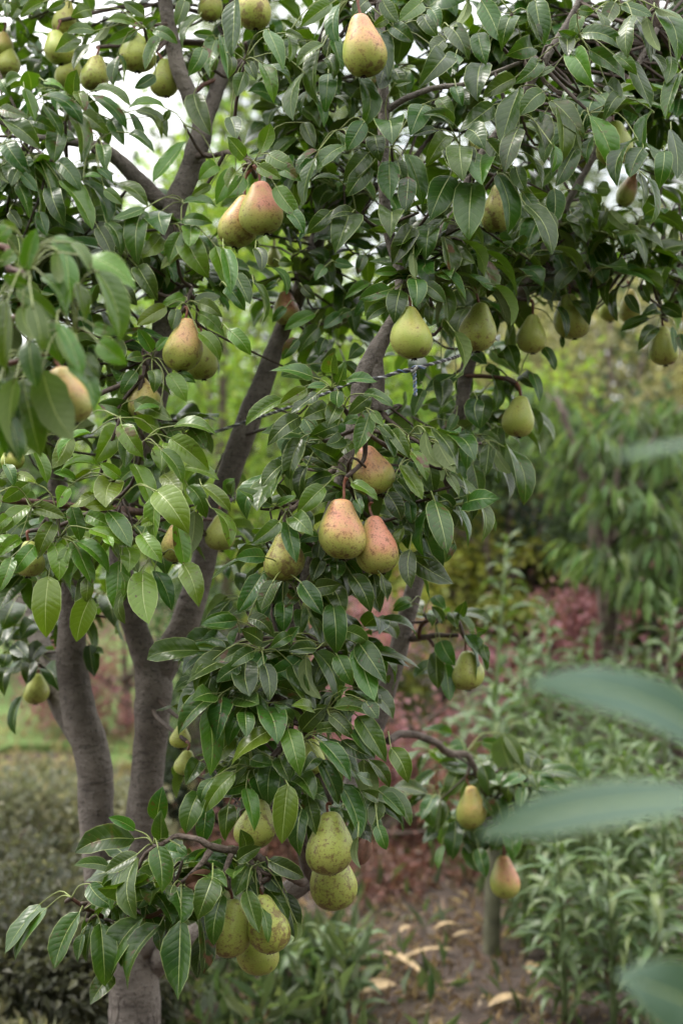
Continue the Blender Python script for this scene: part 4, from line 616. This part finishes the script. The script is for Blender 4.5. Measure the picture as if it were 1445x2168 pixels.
def covers_pear(V):
    q = (V - CAM) @ INV.T; dz = -q[:, 2]; x = 722.5 + q[:, 0] / dz * 2168 / .72; y = 1084 - q[:, 1] / dz * 2168 / .72
    for (cx, cy, r) in CLEAR:
        if np.any((dz < 2.55) & ((x - cx) ** 2 + (y - cy) ** 2 < r * r)): return True
    for (tx, ty, bx, by, wp, d, *_) in PEARS:
        if np.any((dz < d + .03) & (((x - (tx * .4 + bx * .6)) / (wp * .62)) ** 2 + ((y - (ty + by) / 2) / ((by - ty) * .60)) ** 2 < 1)): return True
    return False
FILL = [(900, 1590, 1130, 1700, 9, 2.78, .3), (960, 1740, 1110, 1800, 5, 2.82, .25), (1040, 1600, 1150, 1720, 3, 2.8, .35),(0, -30, 240, 110, 5, 2.42, .35), (860, 0, 1445, 160, 14, 2.42, .3), (1240, 60, 1445, 330, 9, 2.42, .32), (0, 480, 280, 760, 9, 2.2, .4), (600, 160, 800, 340, 6, 2.35, .35),(840, 430, 1010, 640, 9, 2.03, .35), (1000, 470, 1160, 680, 8, 2.2, .3), (1040, 200, 1300, 420, 7, 2.1, .32), (0, 190, 180, 430, 8, 2.25, .42), (0, 430, 320, 640, 10, 2.3, .35), (290, 480, 480, 640, 5, 2.3, .42), (0, 690, 300, 900, 6, 2.2, .45), (480, 480, 700, 640, 6, 2.4, .45), (600, 380, 800, 560, 5, 2.3, .4), (560, 760, 700, 960, 4, 2.2, .4), (30, 1130, 420, 1230, 5, 2.0, .75), (1150, 420, 1445, 600, 9, 2.3, .38),(580, 880, 830, 1230, 9, 1.95, .35), (560, 1080, 760, 1260, 4, 1.95, .3), (470, 1290, 790, 1720, 12, 1.95, .3), (840, 940, 960, 1100, 3, 1.97, .35), (300, 1830, 540, 1900, 2, 1.9, .3), (250, 1850, 400, 1970, 5, 1.89, .3), (0, 1250, 230, 1400, 5, 2.55, .15),(0, 60, 330, 170, 7, 2.55, .3), (0, 170, 170, 480, 8, 2.52, .3), (0, 400, 300, 620, 9, 2.55, .25), (250, 480, 450, 640, 5, 2.56, .35), (620, 0, 860, 260, 8, 2.3, .3), (370, 0, 640, 170, 9, 2.42, .35), (640, 60, 760, 400, 4, 2.32, .3),
 (540, 330, 720, 640, 6, 2.6, .45), (620, 270, 1000, 500, 11, 2.38, .35), (850, 0, 1445, 260, 32, 2.38, .3), (900, 200, 1300, 520, 20, 2.42, .3), (1250, 150, 1445, 500, 9, 2.45, .3), (700, 480, 1100, 700, 15, 2.45, .3),
 (1000, 480, 1445, 640, 20, 2.6, .35), (560, 640, 760, 760, 4, 2.62, .3), (820, 740, 1080, 900, 7, 2.55, .3), (880, 880, 1060, 1020, 4, 2.35, .3), (0, 480, 300, 950, 12, 2.35, .3), (200, 700, 420, 900, 4, 2.4, .4),
 (0, 900, 440, 1230, 16, 2.2, .5), (400, 960, 520, 1230, 4, 2.5, .25), (0, 1180, 220, 1420, 7, 2.75, .12), (540, 900, 840, 1230, 12, 2.12, .25), (840, 960, 960, 1150, 5, 2.14, .25), (450, 1270, 800, 1500, 12, 2.12, .22),
 (400, 1470, 800, 1760, 14, 2.12, .22), (400, 1600, 470, 1740, 2, 2.2, .2), (260, 1830, 580, 1960, 6, 2.03, .22), (900, 1600, 1120, 1800, 8, 3.0, .22), (900, 1300, 990, 1430, 1, 2.55, .3),
 (-500, -350, 0, 500, 26, 2.4, .35), (1445, -300, 1900, 650, 26, 2.45, .3), (0, -420, 1445, 0, 46, 2.35, .3), (-400, 500, -10, 1250, 12, 2.3, .4)]
for x0, y0, x1, y1, k, d, ti in FILL:
    for _ in range(k):
        c = P(rng.uniform(x0, x1), rng.uniform(y0, y1), d + .08 + abs(rng.normal(0, .06))); q, qd = near_limb(c)
        if qd < .55:
            m = (c + q) / 2 + rng.normal(0, .03, 3); twigV.append(tube([(*q, .0028), (*m, .0022), (*c, .0014)], 5, 3))
        spur_cluster(c, int(rng.integers(5, 9)), ti)
for (x0, y0, sc, d, tint, spurs, txt) in VIEWS:
    for sx_, sy_ in spurs:
        c = P(x0 + sx_ * sc, y0 + sy_ * sc, d + .01); q, qd = near_limb(c)
        if .01 < qd < .5: m = (c + q) / 2 + np.array([0, .01, -.15 * qd]) + rng.normal(0, .01, 3); twigV.append(tube([(*q, .0036), (*m, .003), (*c, .0024)], 6, 3, .1))
for (tx, ty, bx, by, wp, d, bl, st, lb, ru) in PEARS:
    c = P(*st, d + .005); dq = np.linalg.norm(LPA[:, :3] - c, axis=1) + 9. * (LPA[:, 2] < c[2] + .004) + .5 * (LPA[:, 1] < c[1] - .03); q, qd = LPA[int(dq.argmin()), :3], dq.min()
    if .01 < qd < .6: m = (c + q) / 2 + np.array([0, .01, .04 * qd]) + rng.normal(0, .012, 3); twigV.append(tube([(*q, .0042), (*m, .0036), (*c, .0034)], 6, 4, .15))
V, F = join(twigV); o = obj('fine_twigs', mesh('fine_twigs', V - base, F, M_FINE), TREE); o['kind'] = 'stuff'
order = sorted(range(ANNOT), key=lambda i: -LEAVES[i].area); big = set(order[:300])
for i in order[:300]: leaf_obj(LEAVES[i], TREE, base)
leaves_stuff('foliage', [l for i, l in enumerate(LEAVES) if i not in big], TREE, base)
# dry curled leaf caught on the low twig, dark withered one below the big pear
for (bx, by, tx, ty, d, wd, m) in [(447, 1856, 392, 1875, 1.945, .016, M_DRYR), (775, 1778, 762, 1832, 1.99, .014, M_DRYR)]:
    b, t = P(bx, by, d), P(tx, ty, d - .01); Vv = leaf_geo(b, t, CAMV(b), wd * 2, 1.0, 1.0, .12); obj('withered_leaf', mesh('withered_leaf', Vv - base, BF, m, uv=BUV), TREE)

# ------------------------------------------------------------------ pears
ZP = np.array([0, .004, .012, .03, .07, .13, .20, .28, .36, .44, .52, .60, .68, .76, .84, .90, .95, .98, .995, 1.0])
RP = np.array([.0, .10, .22, .38, .60, .78, .90, .975, 1.0, .985, .93, .845, .74, .63, .53, .455, .37, .27, .14, .0])
def pear(tx, ty, bx, by, wpx, d, blush, stalk, label, neck=1.0, russ=.3, bdir=(.3, -1, .1)):
    T, Bm = P(tx, ty, d), P(bx, by, d); up = T - Bm; H = np.linalg.norm(up); R = wpx / PXM(d) / 2; H = max(H, 2 * R * 1.12); up = nrm(up); Bm = T - up * H
    root = thing('pear', label, 'pear', tuple(Bm), 'pears hanging on the tree'); n = 28; V = []
    xa = nrm(np.cross([0, 1, 0.], up)); ya = np.cross(up, xa); ph = rng.uniform(0, 6.28, 3); bd = nrm(bdir); at = []
    rp = 1 + (RP - 1) * (1.0 if neck == 1 else neck)
    for i, z in enumerate(ZP):
        dent = .035 * H * math.exp(-(RP[i] / .22) ** 2) if z < .1 else 0
        bend = .11 * R * math.sin(z * 2.5 + ph[0])
        for k in range(n):
            a = 2 * math.pi * k / n; r = R * RP[i] ** (1 if z < .4 else neck) * (1 + .032 * math.sin(2 * a + ph[1] + z * 2) + .02 * math.sin(3 * a + ph[2] - z * 3))
            V.append(up * (z * H + dent) + xa * (r * math.cos(a) + bend) + ya * r * math.sin(a))
            od = xa * math.cos(a) + ya * math.sin(a)
            f = np.dot(od, bd) * .75 + .25 + (z - .45) * .55
            at.append((np.clip(blush * np.clip((f + .1) / 1.0, 0, 1) * np.clip((z - .12) / .42, .0, 1) * 1.05, 0, 1), np.clip(russ + .9 * max(0, .25 - z) * 3 - .2 * z, 0, 1), z))
    m = len(ZP); F = [[i * n + k, i * n + (k + 1) % n, (i + 1) * n + (k + 1) % n, (i + 1) * n + k] for i in range(m - 1) for k in range(n)]
    obj('body', mesh('pear_body', np.array(V), F, M_PEAR, attrs={'pear': np.array(at)}), root)
    sx_, sy_ = stalk; e = P(sx_, sy_, d + .005) - Bm; s = up * H * .985
    V, F = tube([(*(s - up * .004), .0024), (*((s + e) / 2 + rng.normal(0, .003, 3) + up * .004), .0021), (*e, .0032)], 7, 5, .08); obj('stalk', mesh('stalk', V, F, M_STALK), root)
    pr = []
    for k in range(5):
        a = k * 1.257 + ph[0]; o_ = xa * math.cos(a) + ya * math.sin(a); c0 = up * (.036 * H); pr.append(tube([(*(c0 + o_ * .001), .0016), (*(c0 - up * .0025 + o_ * .003), .0012), (*(c0 - up * .0035 + o_ * .0052), .0004)], 5, 3))
    V, F = join(pr); obj('calyx', mesh('calyx', V, F, M_CALYX), root)
for (tx, ty, bx, by, wp, d, bl, st, lb, ru) in PEARS:
    sgn = {'blushed right': (.1, -1, .3)}; bdv = (.75, -.8, .15) if bl >= .85 else (.35, -1, .25)
    pear(tx, ty, bx, by, wp, d, bl, st, lb, rng.uniform(.92, 1.12), ru, bdv)

# ------------------------------------------------------------------ twine tied across the stems
TWN = thing('twine', 'twisted grey and white twine stretched between the stems', 'twine', tuple(P(720, 828, 2.2)))
tb = P(720, 828, 2.2); cl = np.array([P(*q) for q in [(440, 920, 2.44), (520, 893, 2.42), (600, 866, 2.30), (690, 832, 2.18), (752, 806, 2.09), (805, 800, 2.085), (845, 787, 2.1), (878, 780, 2.1), (915, 770, 2.12), (960, 757, 2.2), (1000, 742, 2.42)]])
cc = catmull(np.column_stack([cl, np.zeros(len(cl))]), 40)[:, :3]
M_T = [plain('twine_dark', (.10, .10, .105), .8, .3), plain('twine_white', (.55, .56, .58), .8, .25), plain('twine_blue', (.20, .28, .48), .7, .25)]
tt = np.gradient(cc, axis=0); tt /= np.linalg.norm(tt, axis=1)[:, None]; uu = np.cross(tt, [0, 0, 1.]); uu /= np.linalg.norm(uu, axis=1)[:, None]; vv_ = np.cross(tt, uu); arc_ = np.concatenate([[0], np.cumsum(np.linalg.norm(np.diff(cc, axis=0), axis=1))])
for k, m in enumerate([M_T[0], M_T[1], M_T[0]]):
    ph = arc_ / .011 * 2 * math.pi * .5 + k * 2.09; r0 = .0016
    pth = cc + (np.cos(ph)[:, None] * uu + np.sin(ph)[:, None] * vv_) * r0 - tb; V, F = tube(np.column_stack([pth, np.full(len(pth), .0014)]), 5, 1); obj('strand', mesh('strand', V, F, m), TWN)
j0 = 236
ph = arc_[j0:310] / .014 * 2 * math.pi * .5; pth = cc[j0:310] + (np.cos(ph)[:, None] * uu[j0:310] + np.sin(ph)[:, None] * vv_[j0:310]) * .0034 - tb; V, F = tube(np.column_stack([pth, np.full(len(pth), .0012)]), 5, 1); obj('strand', mesh('strand', V, F, M_T[2]), TWN)
kp = P(876, 781, 2.1) - tb; th = np.linspace(0, 12, 40); V, F = tube(np.column_stack([kp + np.stack([.004 * np.sin(th), .004 * np.cos(th * 1.3), .004 * np.sin(th * .8 + 1)], 1), np.full(40, .0018)]), 6, 2); obj('knot', mesh('knot', V, F, M_T[1]), TWN)
for k in range(2):
    z = np.linspace(0, 1, 24); e = P(879, 838, 2.1) - tb; pth = kp + np.outer(z, e - kp) + np.stack([.002 * np.sin(z * 22 + k * 3.1), .002 * np.cos(z * 22 + k * 3.1), 0 * z], 1); V, F = tube(np.column_stack([pth, np.full(24, .0014)]), 5, 1); obj('tail', mesh('tail', V, F, M_T[1 + k]), TWN)

# ------------------------------------------------------------------ close bough at the left, out of focus
nb = np.array([-.78, 1.45, 0.]); NB = thing('pear_tree', 'close out-of-focus pear bough reaching in from the left edge', 'tree', tuple(nb))
r1 = [(*nb, .04), (-.76, 1.44, .7, .034), (-.70, 1.42, 1.3, .028), (-.66, 1.42, 1.9, .02), (-.62, 1.45, 2.4, .01)]
V, F = tube(r1, 10, 5, .05); obj('trunk', mesh('trunk', V - nb, F, M_BARK), NB)
NP = []
for rows in [[(-.69, 1.42, 1.5, .009), tuple(P(-60, 540, 1.50)) + (.005,), tuple(P(20, 570, 1.49)) + (.0035,), tuple(P(62, 578, 1.47)) + (.0025,)], [(-.69, 1.42, 1.42, .009), tuple(P(-40, 700, 1.52)) + (.005,), tuple(P(80, 700, 1.51)) + (.0035,), tuple(P(158, 708, 1.48)) + (.0025,)], [(-.68, 1.42, 1.3, .010), tuple(P(-60, 800, 1.52)) + (.004,), tuple(P(20, 770, 1.52)) + (.003,), tuple(P(118, 745, 1.505)) + (.002,)]]:
    V, F = tube(rows, 7, 5, .08); obj('limb', mesh('limb', V - nb, F, M_SPUR), NB); NP.append(catmull(rows, 5)[:, :3])
NP = np.vstack(NP)
for e in '''160 360 230 95 82;100 100 0 50 62;90 240 0 330 92;320 160 512 242 82;420 180 552 372 62;530 270 832 472 112 b;590 355 735 792 142;260 380 412 642 92;400 235 426 562 102;350 230 372 432 62 u;470 430 517 682 82;170 450 8 380 72;110 480 352 652 112;50 530 40 972 122;140 570 222 782 72 u;250 650 377 932 112;350 670 502 1002 92;600 790 782 932 122 b;570 690 712 742 72;500 870 602 1012 102 d;430 880 577 1222 122;140 1020 252 1502 204 d;100 1010 135 1542 110 u;0 1020 112 1342 144 d;-20 1180 42 1502 94 d;260 960 452 1392 204 u;60 90 -60 180 90;-40 700 -20 960 100 d;-120 400 -40 640 110;-160 900 -90 1200 120 d;-60 150 -160 300 90;200 560 260 860 110;180 780 230 1080 120 d;60 1250 120 1540 110 d;380 700 470 960 110 b;-30 560 10 800 110'''.split(';'):
    e = e.split(); bx, by, tx, ty, wv = map(float, e[:5]); fl = e[5] if len(e) > 5 else ''; sc = .346; dd = 1.44 + rng.normal(0, .02); pxm = PXM(dd)
    b, t = P(bx * sc, 450 + by * sc, dd), P(tx * sc, 450 + ty * sc, dd - .01); proj = np.linalg.norm(t - b); wm = wv * sc / pxm * 1.15; realw = min(max(wm, .42 * proj), .62 * proj); roll = math.acos(min(1, wm / realw))
    a = nrm(t - b); v = CAMV(b); n0 = nrm(v - a * np.dot(v, a)); s = np.cross(a, n0); n = n0 * math.cos(roll) + s * math.sin(roll) * (1 if s[2] > 0 else -1); n = -n if 'u' in fl else n
    k = int(np.linalg.norm(NP - b, axis=1).argmin()); lf = make_leaf(b, t, n, realw, NP[k], float(np.clip(.62 + (.3 if 'b' in fl else 0) - (.25 if 'd' in fl else 0), 0, 1)), arc=rng.uniform(.5, 1.1)); leaf_obj(lf, NB, nb)
# ------------------------------------------------------------------ close shoot at the right, out of focus
sb = np.array([.33, .70, 0.]); SH = thing('leafy_shoot', 'very blurred blue-green leaves of a shoot close to the camera at right', 'plant', tuple(sb))
rows = [(*sb, .007), (.325, .70, .6, .006), (.32, .70, 1.1, .005), (.315, .70, 1.42, .004), (.315, .70, 1.64, .002)]; V, F = tube(rows, 7, 5, .05); obj('stem', mesh('stem', V - sb, F, M_LSTEM), SH); SPn = catmull(rows, 20)[:, :3]
for bx, by, tx, ty, wpx, d, n, arc in [(1520, 1690, 1005, 1774, 112, .72, (-.1, -.6, .8), .5), (1560, 1610, 1105, 1448, 122, .75, (-.1, -.75, .65), .9), (1560, 2170, 1300, 2062, 155, .76, (-.1, -.85, .5), .4), (1560, 930, 1285, 972, 42, .7, (0, -.45, .9), .4), (1800, 1300, 1600, 1420, 120, .6, (0, -.7, .7), .5), (1850, 1900, 1620, 2000, 120, .6, (0, -.7, .7), .5)]:
    b, t = P(bx, by, d), P(tx, ty, d); k = int(np.linalg.norm(SPn - (b + [0, 0, -.02]), axis=1).argmin())
    lf = make_leaf(b, t, np.array(n, float), wpx / PXM(d), SPn[k], .5, arc=arc, fold=.12); leaf_obj(lf, SH, sb, M_NEAR)
